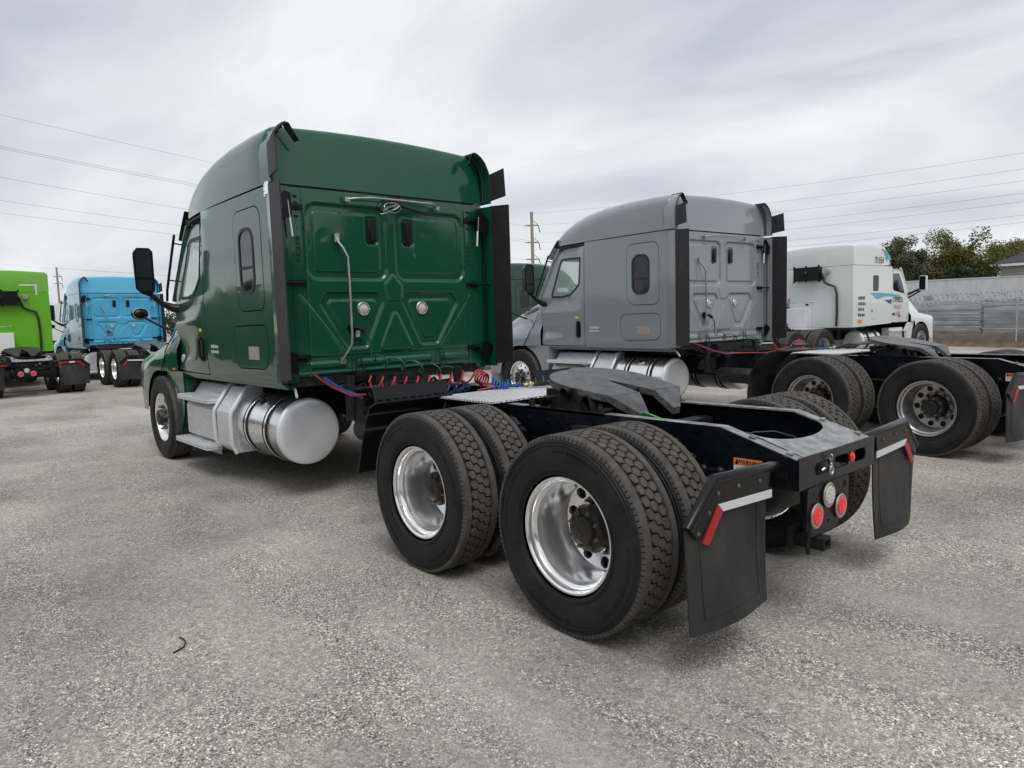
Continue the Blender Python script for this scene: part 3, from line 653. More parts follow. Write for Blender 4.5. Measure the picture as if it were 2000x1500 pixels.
# --- cab surfaces
def side_y(x, z):
    y = 1.15
    if x > 5.3: y -= .05*((x-5.3)/1.15)**2
    if z > 1.95 and x > 5.2: y -= .11*min(1, (x-5.2)/.35)*((z-1.95)/.8)**1.3
    if z < 1.25: y -= .012*((1.25-z)/.12)**2
    if x < 3.58: y -= .0
    return y
SEAM = 2.80
def sdf_poly(p, poly, r):
    # signed distance to rounded polygon (inside negative)
    d = 1e9; inside = False; n = len(poly); x, y = p
    for i in range(n):
        ax, ay = poly[i]; bx, by = poly[(i+1) % n]; ex, ey = bx-ax, by-ay; wx, wy = x-ax, y-ay
        t = max(0, min(1, (wx*ex+wy*ey)/(ex*ex+ey*ey))); dx, dy = wx-ex*t, wy-ey*t; d = min(d, dx*dx+dy*dy)
        if (ay > y) != (by > y) and x < (bx-ax)*(y-ay)/(by-ay)+ax: inside = not inside
    return (-sqrt(d) if inside else sqrt(d))-r
def ss(a, b, x):
    t = max(0, min(1, (x-a)/(b-a))); return t*t*(3-2*t)
def rear_wall(bare=False):
    Y0, Y1, Z0, Z1 = -1.0, 1.0, 1.16, 2.785
    def shr(poly, r):      # shrink polygon by r so that rounding by r restores it (about its centroid, convex)
        cx = sum(p[0] for p in poly)/len(poly); cy = sum(p[1] for p in poly)/len(poly); out = []
        n = len(poly)
        for i in range(n):
            a = Vector(poly[i-1]); b = Vector(poly[i]); c = Vector(poly[(i+1) % n])
            n1 = Vector((-(b-a).y, (b-a).x)).normalized(); n2 = Vector((-(c-b).y, (c-b).x)).normalized(); ctr = Vector((cx, cy))
            if n1.dot(ctr-b) < 0: n1 = -n1
            if n2.dot(ctr-b) < 0: n2 = -n2
            m = (n1+n2).normalized(); out.append(tuple(b+m*(r/max(.3, m.dot(n1)))))
        return out
    feats = []
    for s in (1, -1):
        feats.append(('pan', shr([(s*.05, 2.00), (s*.86, 2.00), (s*.86, 2.665), (s*.05, 2.665)], .11), .11))
        feats.append(('pan', shr([(s*.10, 1.80), (s*.175, 1.885), (s*.69, 1.885), (s*.76, 1.78), (s*.50, 1.375), (s*.30, 1.375)], .045), .045))
        feats.append(('rec', shr([(s*.135, 2.33), (s*.265, 2.33), (s*.265, 2.585), (s*.135, 2.585)], .03), .03))
    dia = shr([(-.10, 1.80), (.06, 1.80), (.10, 1.96), (-.0, 2.07), (-.11, 1.95)], .03)
    tri = shr([(-.22, 1.33), (.19, 1.33), (-.01, 1.75)], .04)
    def h(y, z):
        v = 0
        for k, poly, r in feats:
            xs = [p[0] for p in poly]; zs = [p[1] for p in poly]
            if y < min(xs)-.2 or y > max(xs)+.2 or z < min(zs)-.2 or z > max(zs)+.2: continue
            d = sdf_poly((y, z), poly, r)
            if k == 'pan': v += -.021*(1-ss(-.014, .008, d))+.016*ss(-.085, -.06, -abs(d+.062)*1.0-.0)*0 + .012*(1-ss(-.078, -.062, d))
            else: v += -.014*(1-ss(-.010, .006, d))
        d = sdf_poly((y, z), dia, .03); v += .010*(1-ss(-.02, .008, d))
        d = sdf_poly((y, z), tri, .04); v += .010*(1-ss(-.02, .008, d))
        for s in (1, -1):      # diagonal creases down to the sill
            t = (z-1.33)/(1.86-1.33)
            if 0 < t < 1: yy = s*(.52+.42*t); v += .004*math.exp(-((y-yy)/.012)**2)
            v += -.010*ss(.875, .885, s*y)+.004*math.exp(-((s*y-.875)/.008)**2)
        for (a, b) in ((.91, .52), (.42, -.42), (-.52, -.90)):      # pressed beads along the sill
            if b < y < a and 1.19 < z < 1.30:
                e = min(ss(0, .03, a-y), ss(0, .03, y-b)); v += .014*e*ss(1.205, 1.222, z)*(1-ss(1.255, 1.275, z))
        v += -.006*ss(1.325, 1.312, z) if False else 0
        v += .006*ss(1.31, 1.325, z)-.006
        v += .005*math.exp(-((z-1.17)/.010)**2)
        v += .0035*sin(y*3.1+1)*sin(z*2.7)   # slight oil-canning
        return v
    ny, nz = 250, 210; vs = []; fs = []
    for i in range(ny+1):
        y = Y0+(Y1-Y0)*i/ny
        for j in range(nz+1):
            z = Z0+(Z1-Z0)*j/nz
            zz = z
            if j == 0:      # uneven bottom lip
                zz = z-.012*(1 if abs(y) > .8 else 0)
            vs.append((3.42-h(y, z), y, zz))
    w = nz+1
    for i in range(ny):
        for j in range(nz): fs.append((i*w+j, (i+1)*w+j, (i+1)*w+j+1, i*w+j+1))
    return vs, fs
def roof_section(w, zb, top, r, n=8, crown=.036):
    te = top-crown; r = min(r, te-zb-.01, w*.5); P = [(w, zb), (w, (zb+te-r)/2)]
    for k in range(n+1):
        a = pi/2*k/n; P.append((w-r+r*cos(a), te-r+r*sin(a)))
    m = 6
    for k in range(1, m+1):
        y = (w-r)*(1-k/m); P.append((y, te+crown*(1-(y/(w-r))**2)))
    return P+[(-y, z) for y, z in P[-2::-1]]
def roof_cap(kind):
    if kind == 'mid':
        S = [(3.432, 1.10, 3.265, .09), (3.438, 1.13, 3.305, .12), (3.452, 1.145, 3.33, .14), (3.49, 1.153, 3.342, .15), (3.9, 1.153, 3.36, .17), (4.4, 1.150, 3.365, .20), (4.9, 1.14, 3.355, .24), (5.3, 1.12, 3.315, .26), (5.6, 1.095, 3.26, .28), (5.85, 1.065, 3.185, .28), (6.02, 1.03, 3.10, .26), (6.16, .97, 3.00, .18), (6.27, .88, 2.90, .06), (6.33, .76, 2.83, .02)]
    elif kind == 'white':
        S = [(2.84, 1.12, 3.36, .05), (2.86, 1.15, 3.40, .08), (3.6, 1.15, 3.50, .12), (4.4, 1.14, 3.53, .22), (4.85, 1.10, 3.46, .3), (5.15, 1.02, 3.30, .3), (5.4, .94, 3.08, .18), (5.6, .85, 2.92, .06), (5.75, .7, 2.84, .02)]
    else:
        S = [(3.2, 1.12, 3.36, .05), (3.22, 1.16, 3.42, .09), (4.0, 1.16, 3.50, .14), (4.8, 1.15, 3.50, .22), (5.3, 1.12, 3.40, .3), (5.7, 1.05, 3.24, .3), (6.02, .97, 3.08, .26), (6.27, .88, 2.90, .06), (6.33, .76, 2.83, .02)]
    g = MB(); rings = [[(x+(.13*(z-SEAM)*max(0, (3.9-x)/.47) if kind == 'mid' else 0), y, z) for y, z in roof_section(w, SEAM+.006, t, r)] for x, w, t, r in S]
    # close front and back with slightly shrunk rings
    n = len(rings[0]); vs = [q for r in rings for q in r]; fs = []
    for i in range(len(rings)-1):
        for k in range(n-1): fs.append((i*n+k, (i+1)*n+k, (i+1)*n+k+1, i*n+k+1))
    fs.append(tuple(range(n))); fs.append(tuple((len(rings)-1)*n+k for k in range(n))[::-1])
    for i in range(len(rings)-1): fs.append((i*n, i*n+n-1, (i+1)*n+n-1, (i+1)*n))
    g.add(vs, fs); return g
WPAN = rpoly([(4.32, 1.75), (3.69, 1.75), (3.69, 2.655), (4.32, 2.655)], [.16, .10, .12, .12], 6)
LHAT = rpoly([(4.46, 1.215), (3.67, 1.225), (3.67, 1.61), (4.47, 1.605)], [.12, .12, .10, .10], 6)
SWIN = rpoly([(4.215, 1.905), (3.865, 1.905), (3.865, 2.495), (4.215, 2.495)], .13, 7)
DWIN = rpoly([(5.39, 2.12), (5.60, 1.955), (5.80, 1.925), (6.14, 1.93), (5.93, 2.585), (5.39, 2.575)], [.10, .15, .05, .05, .10, .05], 5)
def grow(poly, d):
    out = []; n = len(poly)
    area = sum(poly[i][0]*poly[(i+1) % n][1]-poly[(i+1) % n][0]*poly[i][1] for i in range(n)); sg = 1 if area > 0 else -1
    for i in range(n):
        a = Vector(poly[i-1]); b = Vector(poly[i]); c = Vector(poly[(i+1) % n]); t = (b-a).normalized()+(c-b).normalized()
        t.normalize(); out.append((b.x+t.y*d*sg, b.y-t.x*d*sg))
    return out
def mirrored(fn, s):
    def f(g):
        r = fn(g); 
        if isinstance(r, bmesh.types.BMesh):
            if s < 0:
                for v in r.verts: v.co.y = -v.co.y
            return r
        if s < 0: g.v = [(x, -y, z) for x, y, z in g.v]
    return f
def ringplate(poly, w, ymap, th, dy=0):
    return plate(grow(poly, w), [poly], lambda x, z: ymap(x, z)+dy, th)
def cab(T, pc, mid=True, wallx=3.42, seamlab=None, textpaint='wtext', detail=True):
    ov = {0: pc}
    pf = lambda name, key, fn, mats, smooth=40, par=T, **k: put(name, key, fn, mats, par, smooth=smooth, mats_override=(ov if mats[0] == 'green' else None), **k)
    X0 = 3.50
    for s in (1, -1):
        sn = 'L' if s > 0 else 'R'
        zs = [1.13, 1.25, 1.6, 1.95, 2.1, 2.3, 2.5, 2.7]; xs = [5.2]
        pf('sleeper_side', 'sside'+sn, mirrored(lambda g: plate([(X0, 1.10), (5.272, 1.10), (5.272, SEAM-.008), (X0, SEAM-.008)], [grow(WPAN, .010), grow(LHAT, .010)], side_y, .02, (3.6, 4.0, 4.5, 4.9, 5.2), zs), s), ['green'], 25)
        pf('sleeper_backing', 'sback'+sn, mirrored(lambda g: g.box(X0+.02, 5.27, 1.09, 1.12, 1.12, 2.78), s), ['gap'])
        wp = pf('side_panel', 'wpan'+sn, mirrored(lambda g: plate(WPAN, [SWIN], lambda x, z: side_y(x, z)+.002, .02), s), ['green'], 30)
        pf('window_frame', 'swf'+sn, mirrored(lambda g: ringplate(grow(SWIN, -.028), .03, side_y, .03, .008), s), ['trim'], 30, par=wp)
        pf('window_pane', 'swp'+sn, mirrored(lambda g: plate(grow(SWIN, -.03), [], side_y, .006), s), ['tint'], 30, par=wp)
        pf('window_bar', 'swb'+sn, mirrored(lambda g: g.box(3.88, 4.20, 1.148, 1.157, 2.125, 2.15), s), ['trim'], 30, par=wp)
        lh = pf('luggage_door', 'lhat'+sn, mirrored(lambda g: plate(LHAT, [], lambda x, z: side_y(x, z)+.002, .02), s), ['green'], 30)
        pf('sticker', 'lhs'+sn, mirrored(lambda g: g.box(3.88, 4.12, 1.150, 1.1545, 1.30, 1.42), s), ['tanlab'], 0, par=lh)
        # corner post between side and rear wall
        def post(g):
            pts = [(X0, 1.15), (3.475, 1.148), (3.452, 1.135), (3.438, 1.11), (3.432, 1.05), (3.432, .995)]
            g.grid(lambda u, v: (pts[int(round(u*5))][0], pts[int(round(u*5))][1], 1.105+(SEAM-.008-1.105)*v), 5, 1)
            g.grid(lambda u, v: (pts[int(round(u*5))][0]+.012, pts[int(round(u*5))][1]-.012, 1.105+(SEAM-.008-1.105)*v), 5, 1)
        pf('corner_post', 'post'+sn, mirrored(post, s), ['green'], 50)
        def rock(g):
            for k in range(4):
                z = 1.105-k*.016; y = 1.135-k*.018; g.box(3.46, 6.43, y-.05, y, z-.014, z)
        pf('rocker_sill', 'rock'+sn, mirrored(rock, s), ['green'], 30)
        # door
        DO = rpoly([(5.288, 1.115), (6.44, 1.115), (6.44, 1.93), (6.02, 2.68), (5.90, 2.745), (5.288, 2.745)], [.02, .03, .06, .08, .12, .02], 4)
        zc = [1.3, 1.5, 1.75, 1.95, 2.05, 2.2, 2.35, 2.5, 2.6, 2.7]; xc = [5.3, 5.45, 5.6, 5.8, 6.0, 6.2]
        def door_y(x, z):
            y = side_y(x, z)
            if x > 5.3:          # scalloped lower door
                t = (x-5.3)/1.14; ridge = 1.70-.10*t
                y += .020*math.exp(-((z-ridge)/.10)**2)*ss(0, .25, t)-.030*ss(1.72, 1.45, z)*ss(.15, .9, t)*ss(1.15, 1.35, z)
            return y
        dr = pf('door', 'door'+sn, mirrored(lambda g: plate(DO, [DWIN], door_y, .03, [5.3+.08*k for k in range(1, 14)], [1.2+.06*k for k in range(0, 25)]), s), ['green'], 50)
        pf('window_frame', 'dwf'+sn, mirrored(lambda g: ringplate(grow(DWIN, -.03), .032, side_y, .03, .006), s), ['trim'], 30, par=dr)
        pf('window_pane', 'dwp'+sn, mirrored(lambda g: plate(grow(DWIN, -.031), [], side_y, .005), s), ['glass'], 30, par=dr)
        def handle(g):
            P = rpoly([(5.375, 1.245), (5.475, 1.245), (5.475, 1.525), (5.375, 1.525)], .045, 5)
            bm = plate(P, [], lambda x, z: door_y(x, z)+.014, .03); return bm
        pf('door_handle', 'dhan'+sn, mirrored(handle, s), ['plastic'], 40, par=dr)
        pf('handle_grip', 'dgrip'+sn, mirrored(lambda g: g.tube([(5.425, door_y(5.425, 1.5)+.012, 1.505), (5.425, door_y(5.42, 1.4)+.035, 1.47), (5.425, door_y(5.42, 1.4)+.035, 1.31), (5.425, door_y(5.42, 1.28)+.012, 1.27)], .012, 8), s), ['plastic'], 40, par=dr)
        pf('sticker', 'dst'+sn, mirrored(lambda g: g.box(5.42, 5.49, door_y(5.45, 1.58)-.002, door_y(5.45, 1.58)+.004, 1.565, 1.60), s), ['ylab'], 0, par=dr)
        if s > 0 or True:
            def badge(g):
                n = 24; c = (6.30, 1.25); y = door_y(*c)
                g.mat(0).prism([(c[0]+.052*cos(2*pi*k/n), c[1]+.052*sin(2*pi*k/n)) for k in range(n)], y-.01, y+.004)
                g.mat(1).prism([(c[0]+.040*cos(2*pi*k/n), c[1]+.040*sin(2*pi*k/n)) for k in range(n)], y, y+.0055)
                g.mat(0).box(c[0]-.025, c[0]+.025, y, y+.007, c[1]-.006, c[1]+.006); g.box(c[0]-.012, c[0]+.012, y, y+.007, c[1]+.012, c[1]+.02)
            pf('round_badge', 'badge'+sn, mirrored(badge, s), ['wlab', 'blab'], 0, par=dr)
        pf('drip_moulding', 'drip'+sn, mirrored(lambda g: g.tube([(5.29, 1.135-.02, 2.765), (5.6, 1.075, 2.775), (5.85, 1.055, 2.765), (6.0, 1.05, 2.715), (6.08, 1.055, 2.62)], .014, 8), s), ['trim'])
        pf('a_pillar', 'apil'+sn, mirrored(lambda g: (g.tube([(5.98, 1.03, 2.745), (6.13, 1.04, 2.56), (6.30, 1.07, 2.23), (6.47, 1.09, 1.93)], .035, 10)), s), ['green'])
        def defl(g):
            g.tube([(6.16, 1.14, 2.66), (6.30, 1.155, 2.38), (6.47, 1.17, 2.05), (6.52, 1.165, 1.93)], .015, 8)
            g.tube([(6.20, 1.14, 2.57), (6.16, 1.05, 2.55)], .008, 6); g.tube([(6.41, 1.16, 2.17), (6.37, 1.07, 2.15)], .008, 6)
        pf('pillar_deflector', 'defl'+sn, mirrored(defl, s), ['plastic'])
        # cowl side and hood
        def cowl(g):
            bm = plate([(6.452, 1.115), (6.86, 1.115), (6.80, 1.30), (6.68, 1.50), (6.63, 1.72), (6.58, 1.90), (6.452, 1.93)], [], lambda x, z: side_y(x, min(z, 1.9))-.02*(x-6.45)+.01, .03, (6.6, 6.7), (1.3, 1.5, 1.7)); return bm
        pf('hood_seam', 'cowl'+sn, mirrored(lambda g: g.tube([(6.62, 1.02, 1.66), (6.64, 1.145, 1.44), (6.68, 1.178, 1.36), (6.74, 1.186, 1.26), (6.86, 1.20, 1.10)], .006, 5), s), ['gap'], 40)
        def splash(g):      # painted panel curving round behind the steer tyre
            pts = []
            for k in range(13):
                a = radians(168+k*0)-0; 
            arc = [(SX-.60*cos(t), .50+.60*sin(t)) for t in [radians(-8+k*10) for k in range(9)]]
            g.ribbon(arc, .80, 1.145, .012); 
            out_ = arc+[(6.44, 1.10), (6.15, 1.10), (6.22, .70), (6.30, .42)]
            g.prism([(6.86, 1.10), (6.20, 1.10), (6.19, .86), (6.25, .60), (6.36, .42)]+arc[:7], 1.125, 1.14)
            g.prism([(6.20, 1.10), (6.19, .86), (6.25, .60), (6.36, .42), (6.375, .42), (6.265, .60), (6.205, .86), (6.215, 1.10)], .80, 1.14)
        pf('splash_panel', 'splash'+sn, mirrored(splash, s), ['green'], 35)
        # mirrors
        def marm(g):
            g.tube([(6.30, 1.085, 1.83), (6.34, 1.16, 1.845), (6.36, 1.27, 1.90), (6.37, 1.38, 2.00), (6.38, 1.45, 2.04)], [.055, .05, .032, .028, .035], 12)
        ma = pf('mirror_arm', 'marm'+sn, mirrored(marm, s), ['plastic'])
        def mh(g):
            bm = plate(rpoly([(1.335, 2.045), (1.375, 2.00), (1.47, 2.00), (1.535, 2.06), (1.545, 2.46), (1.50, 2.52), (1.37, 2.52), (1.335, 2.48)], .03, 4), [], lambda x, z: 0, .11)
            for v in bm.verts:
                d = -v.co.y; y, z = v.co.x, v.co.z
                if d > .05: y = 1.44+(y-1.44)*.78; z = 2.26+(z-2.26)*.88
                v.co = (6.33+d, y, z)
            return bm
        mi = pf('mirror', 'mhou'+sn, mirrored(mh, s), ['plastic'], 50, bevel=.006, bseg=2)
        pf('mirror_glass', 'mgl'+sn, mirrored(lambda g: g.box(6.3265, 6.329, 1.36, 1.52, 2.19, 2.495), s), ['mirror'], 0, par=mi)
        pf('mirror_glass', 'mgl2'+sn, mirrored(lambda g: g.box(6.3265, 6.329, 1.365, 1.51, 2.04, 2.165), s), ['mirror'], 0, par=mi)
        def hm(g):
            g.tube([(6.98, .99, 1.58), (7.10, 1.10, 1.64), (7.28, 1.24, 1.755)], .016, 8)
        hma = pf('hood_mirror_arm', 'hma'+sn, mirrored(hm, s), ['plastic'])
        def hmg(g):
            g.mat(1).ball((7.36, 1.265, 1.80), 1, 10, (.075, .105, .076)); g.mat(0).lathe([(.0, .088), (-.004, .093), (.006, .098), (.02, .09)], 24, (0, 0, 0), 'x')
            n = len(g.v)
            g.v = [v if i < n-96 else (7.315+v[0], 1.265+v[1]*.95, 1.805+v[2]*.72) for i, v in enumerate(g.v)]
        pf('hood_mirror', 'hmg'+sn, mirrored(hmg, s), ['mirrorc', 'plastic'], 50)
    # hood with fenders: one surface, mirrored halves joined
    def hood(g):
        def sec(x, s):
            t = (x-6.60)/(8.30-6.60); arch = .60; dx = abs(x-SX)
            if dx < arch: zb = .50+sqrt(arch*arch-dx*dx)+.0
            else: zb = .56 if x > SX else 1.10
            if x < SX and dx > .02: zb = max(zb, 1.10-.0) if x < 6.86 else zb
            yb = 1.17+.035*sin(pi*min(1, max(0, (x-6.6)/1.4)))-.25*ss(.72, 1.0, t)**1.5
            zf = 1.34-.16*ss(.1, 1.0, t); ht = 1.90-.40*t-.18*t*t-.10*ss(.9, 1, t); yh = .98-.22*t-.1*ss(.8, 1, t)
            if x < 6.85: zf = 1.34+.10*min(1, (6.85-x)/.25)
            if x < 6.6: yb = 1.17-.10*(6.6-x)/.15*0-.045*(6.6-x)/.15; t = max(t, 0)
            P = [(yb-.005, zb), (yb, (zb+zf)/2+.0), (yb-.005, zf-.08), (yb-.04, zf), (yh+.10-.06*(1-t), zf+.07+.10*(1-t)), (yh+.02, zf+(ht-zf)*.55), (yh-.02, ht-.06), (yh-.09, ht-.01), (yh*.5, ht+.035), (0, ht+.05)]
            return [(x, s*y, z) for y, z in P]
        xs = [6.452, 6.52, 6.60, 6.70, 6.8]+[6.40+.05*k for k in range(9, 39)]
        for s in (1, -1):
            rows = [sec(x, s) for x in xs]; w = len(rows[0])
            g.add([q for r in rows for q in r], [(i*w+j, (i+1)*w+j, (i+1)*w+j+1, i*w+j+1) for i in range(len(rows)-1) for j in range(w-1)])
        last = sec(xs[-1], 1)+sec(xs[-1], -1)[::-1][1:]
        g.add(last, [tuple(range(len(last)))])
    pf('hood', 'hood', hood, ['green'], 50)
    def wellin(g):
        for s in (1, -1):
            arc = [(SX-.585*cos(t), .50+.585*sin(t)) for t in [radians(-5+k*10) for k in range(20)]]
            g.ribbon(arc, s*.72, s*1.13, .01); g.box(6.35, 7.62, s*.70, s*.72, .55, 1.3)
        g.box(6.46, 7.9, -.70, .70, .80, 1.40)
    pf('wheel_well_liner', 'well', wellin, ['gap'])
    def vent(g):
        for s in (1, -1):
            for k in range(4): g.tube([(6.66, s*(.985-.004*k), 1.80-k*.018), (7.15, s*(.93-.004*k), 1.70-k*.018)], .006, 4)
    tag(pf('hood_vent', 'hvent', vent, ['plastic']), kind='stuff')
    def bumper(g): g.prism(rpoly([(7.75, -1.10), (8.15, -1.02), (8.36, -.75), (8.42, 0), (8.36, .75), (8.15, 1.02), (7.75, 1.10)], .05, 3), .30, .68, 'z')
    pf('bumper', 'bumper', bumper, ['green'], 40, bevel=.02)
    for s in (1, -1):
        pf('headlight', 'hl%d' % s, lambda g, s=s: g.ball((8.12, s*.86, .93), 1, 8, (.14, .13, .16)), ['clear'], 50)
        pf('side_marker_light', 'sm%d' % s, lambda g, s=s: (g.box(6.50, 6.72, s*1.138, s*1.152, 1.118, 1.140), g.box(6.62, 6.68, s*1.138, s*1.158, 1.112, 1.146)), ['amber'], 0)
    # windshield, visor, roof
    def ws(g):
        def f(u, v):
            y = -1.03+2.06*u; k = 1-(y/1.05)**2; xb = 6.50+.50*k; xt = 6.02+.30*k; b = 1.94; t_ = 2.76
            return (xb+(xt-xb)*v+.02*sin(pi*v), y*(1.03-.0*v), b+(t_-b)*v)
        g.grid(f, 16, 6)
    pf('windshield', 'ws', ws, ['glass'], 60)
    def visor(g):
        def f(u, v, d=0):
            y = -1.06+2.12*u; k = 1-(y/1.08)**2; return (5.98+.36*k+(.28)*v+d, y, 2.90-.26*v-.03*v*v+d*.8)
        g.grid(lambda u, v: f(u, v), 20, 4); g.grid(lambda u, v: f(u, v, .014), 20, 4)
    pf('sun_visor', 'visor', visor, ['plastic' if pc == 'green' else 'green'] if False else ['green'], 60)
    def inter(g):
        g.mat(0).box(5.3, 6.45, -1.02, 1.02, 1.14, 1.2); g.box(6.15, 6.50, -1.0, 1.0, 1.2, 1.93)
        g.mat(1)
        for s in (1, -1):
            g.box(5.42, 5.90, s*.60-.24, s*.60+.24, 1.5, 1.65); g.prism([(5.34, 1.6), (5.46, 1.6), (5.42, 2.28), (5.32, 2.30)], s*.60-.23, s*.60+.23); g.box(5.34, 5.40, s*.60-.13, s*.60+.13, 2.29, 2.46)
        ring = [(5.98+.07*cos(a), .60+.22*sin(a), 1.95+.20*cos(a)) for a in [2*pi*i/20 for i in range(21)]]; g.mat(0).tube(ring, .014, 6)
        g.mat(0).box(5.28, 5.30, -1.06, -.35, 1.2, 2.78); g.box(5.28, 5.30, .35, 1.06, 1.2, 2.78)
        g.box(3.55, 5.95, -1.05, 1.05, 2.765, 2.785); g.box(3.46, 5.3, -1.06, 1.06, 1.12, 1.15)
        g.mat(2).box(6.05, 6.12, .75, 1.0, 1.94, 2.03)
    pf('cab_interior', 'inter', inter, ['dash', 'seat', 'sheet'], 30)
    def under(g): g.box(3.46, 6.4, -1.05, 1.05, 1.06, 1.12)
    pf('cab_floor', 'under', under, ['framed'])
    if mid:
        rc = pf('roof_cap', 'roofmid', lambda g: (lambda q: g.add(q.v, q.f))(roof_cap('mid')), ['green'], 40)
        def seam(g):
            for s in (1, -1):
                pass
            g.box(3.44, 6.1, -1.04, 1.04, SEAM-.02, SEAM+.02)
        pf('roof_seam', 'rseam', seam, ['gap'])
        vs, fs = (None, None)
        def wall(g):
            v, f = rear_wall(); g.add(v, f)
        pf('rear_wall', 'rwall', wall, ['green'], 60, merge=False)
        for s in (1, -1):
            put('wall_vent', 'wvent', lambda g: (g.prism([(-.062+.02, -.125+.02), (.05, -.105), (.042, .105), (-.042, .105)], -.018, .0, 'x'), g.prism([(-.03, -.09), (.035, -.085), (.03, .09), (-.03, .09)], -.028, -.018, 'x')), ['plastic'], T, (3.432, s*.20, 2.455), bevel=.004)
            lt = put('work_light', 'wl', lambda g: (g.mat(0).lathe([(0, .066), (-.008, .067), (-.016, .060), (-.016, .047)], 32, axis='x')), ['dull'], T, (3.432, s*.325, 1.735), smooth=40)
            put('lens', 'wll', lambda g: g.lathe([(-.010, .048), (-.015, .04), (-.017, .001)], 28, axis='x'), ['clear'], lt, smooth=50)
            def bolts(g, s=s):
                for k in range(6): a = k*pi/3; g.lathe([(-.015, .006), (-.021, .005), (-.022, .001)], 6, (0, .056*cos(a), .056*sin(a)), axis='x')
            tag(put('lens_bolt', 'wlb', bolts, ['chrome'], lt), kind='stuff')
        def strips(g):
            for s in (1, -1):
                for k in range(38):
                    z = 1.22+k*.036; g.lathe([(3.432, .006), (3.427, .006), (3.425, .001)], 6, (0, s*(.935+.012*(k % 2)), z), axis='x')
            for k in range(30): g.lathe([(3.425, .005), (3.420, .005), (3.418, .001)], 6, (0, -.85+k*.058, 1.335), axis='x')
        tag(pf('rivet', 'rivets', strips, ['green']), kind='stuff')
        def holes(g):
            for s in (1, -1):
                for k, z in enumerate((2.71, 2.655, 2.60, 2.54, 2.35, 2.31, 2.27, 2.21, 2.16)):
                    g.ball((3.431, s*.935, z), 1, 6, (.004, .022, .014))
        tag(pf('wall_hole', 'wholes', holes, ['gap']), kind='stuff')
        # grab bar, hose bar
        put('grab_bar', 'gbar', lambda g: (g.tube([(3.40, .575, 2.385), (3.385, .575, 2.34), (3.36, .54, 2.28), (3.345, .505, 2.20), (3.345, .50, 2.0), (3.345, .50, 1.50), (3.345, .505, 1.42), (3.365, .54, 1.35), (3.39, .575, 1.29), (3.40, .575, 1.25)], .0125, 10), g.box(3.385, 3.41, .555, .60, 2.33, 2.41), g.box(3.385, 3.41, .555, .60, 1.24, 1.30)), ['dull'], T, smooth=50)
        put('hose_support_bar', 'hbar', lambda g: (g.tube([(3.38, .47, 2.715), (3.35, .40, 2.725), (3.33, .25, 2.74), (3.33, 0, 2.742), (3.33, -.44, 2.74), (3.36, -.50, 2.72)], .010, 8), g.box(3.365, 3.41, .44, .49, 2.695, 2.735), g.box(3.35, 3.40, -.53, -.49, 2.69, 2.725)), ['dull'], T, smooth=50)
        if pc == 'green':
            def tangle(g):
                g.mat(0).tube([(3.32, -.05, 2.70), (3.32, -.15, 2.675), (3.32, -.28, 2.655), (3.33, -.34, 2.645)], .016, 10); g.tube([(3.32, .16, 2.69), (3.31, .19, 2.66), (3.32, .14, 2.62)], .016, 8); g.ball((3.33, .17, 2.66), .03, 6); g.box(3.33, 3.37, -.08, .05, 2.715, 2.765)
                g.mat(1)
                for k in range(3): g.tube([(3.315+.01*sin(a*2), .03+.09*cos(a+k)+.02*k, 2.665+.045*sin(a)-.01*k) for a in [2*pi*i/18 for i in range(19)]], .0035, 5)
            put('hose_tender', 'tangle', tangle, ['hblack', 'dull'], T, smooth=50)
        put('power_socket', 'psock', lambda g: (g.mat(0).lathe([(0, .045), (-.03, .042), (-.05, .03), (-.05, .001)], 16, (3.43, .455, 1.565), 'x'), g.tube([(3.38, .46, 1.57), (3.35, .40, 1.55), (3.34, .37, 1.52)], .022, 10), g.mat(1).box(3.40, 3.408, .39, .43, 1.48, 1.54)), ['plastic', 'wlab'], T, smooth=45)
        def cable(g):
            pts = [(3.34, .37, 1.52), (3.33, .335, 1.46), (3.34, .31, 1.38), (3.35, .31, 1.29), (3.33, .28, 1.25)]
            hel = [(3.28-.45*t+.045*cos(26*t+1.5), .30-.50*t+.03*cos(26*t+1.5), 1.26-.13*t+.05*sin(26*t+1.5)) for t in [i/90 for i in range(91)]]
            g.tube(pts+hel[:1], .007, 6); g.tube(hel, .0075, 6)
        put('electric_cable', 'ecable', cable, ['hgreen'], T, smooth=60)
        def chains(g):
            for y in (0,):
                for k in range(2): g.tube([(3.40, y+.02-.04*k, 1.30), (3.385, y+.03-.07*k, 1.20), (3.39, y+.04-.09*k, 1.14)], .006, 5)
                g.box(3.37, 3.41, y-.035, y+.035, 1.13, 1.17)
        for y_ in (.42, -.52): put('cab_latch', 'clatch', chains, ['framed'], T, (0, y_, 0))
        # side extenders with rubber edges and the roof wing
        for s in (1, -1):
            sn = 'L' if s > 0 else 'R'
            se = pf('side_extender', 'sext'+sn, mirrored(lambda g: (g.grid(lambda u, v: (3.50-.17*u, 1.158+.035*u+.002*0, 1.11+1.665*v), 4, 6), g.grid(lambda u, v: (3.50-.17*u, 1.150+.030*u-.004, 1.11+1.665*v), 4, 6), g.box(3.325, 3.333, 1.178, 1.194, 1.11, 2.775)), s), ['green'], 40)
            pf('rubber_edge', 'rub'+sn, mirrored(lambda g: g.add([(3.345, 1.176, 1.13), (3.345, 1.198, 1.13), (3.09, 1.216, 1.16), (3.09, 1.206, 1.16), (3.345, 1.176, 2.78), (3.345, 1.198, 2.78), (3.09, 1.216, 2.765), (3.09, 1.206, 2.765)], [(0, 1, 2, 3), (4, 7, 6, 5), (0, 4, 5, 1), (1, 5, 6, 2), (2, 6, 7, 3), (3, 7, 4, 0)]), s), ['trim'], 0, par=se)
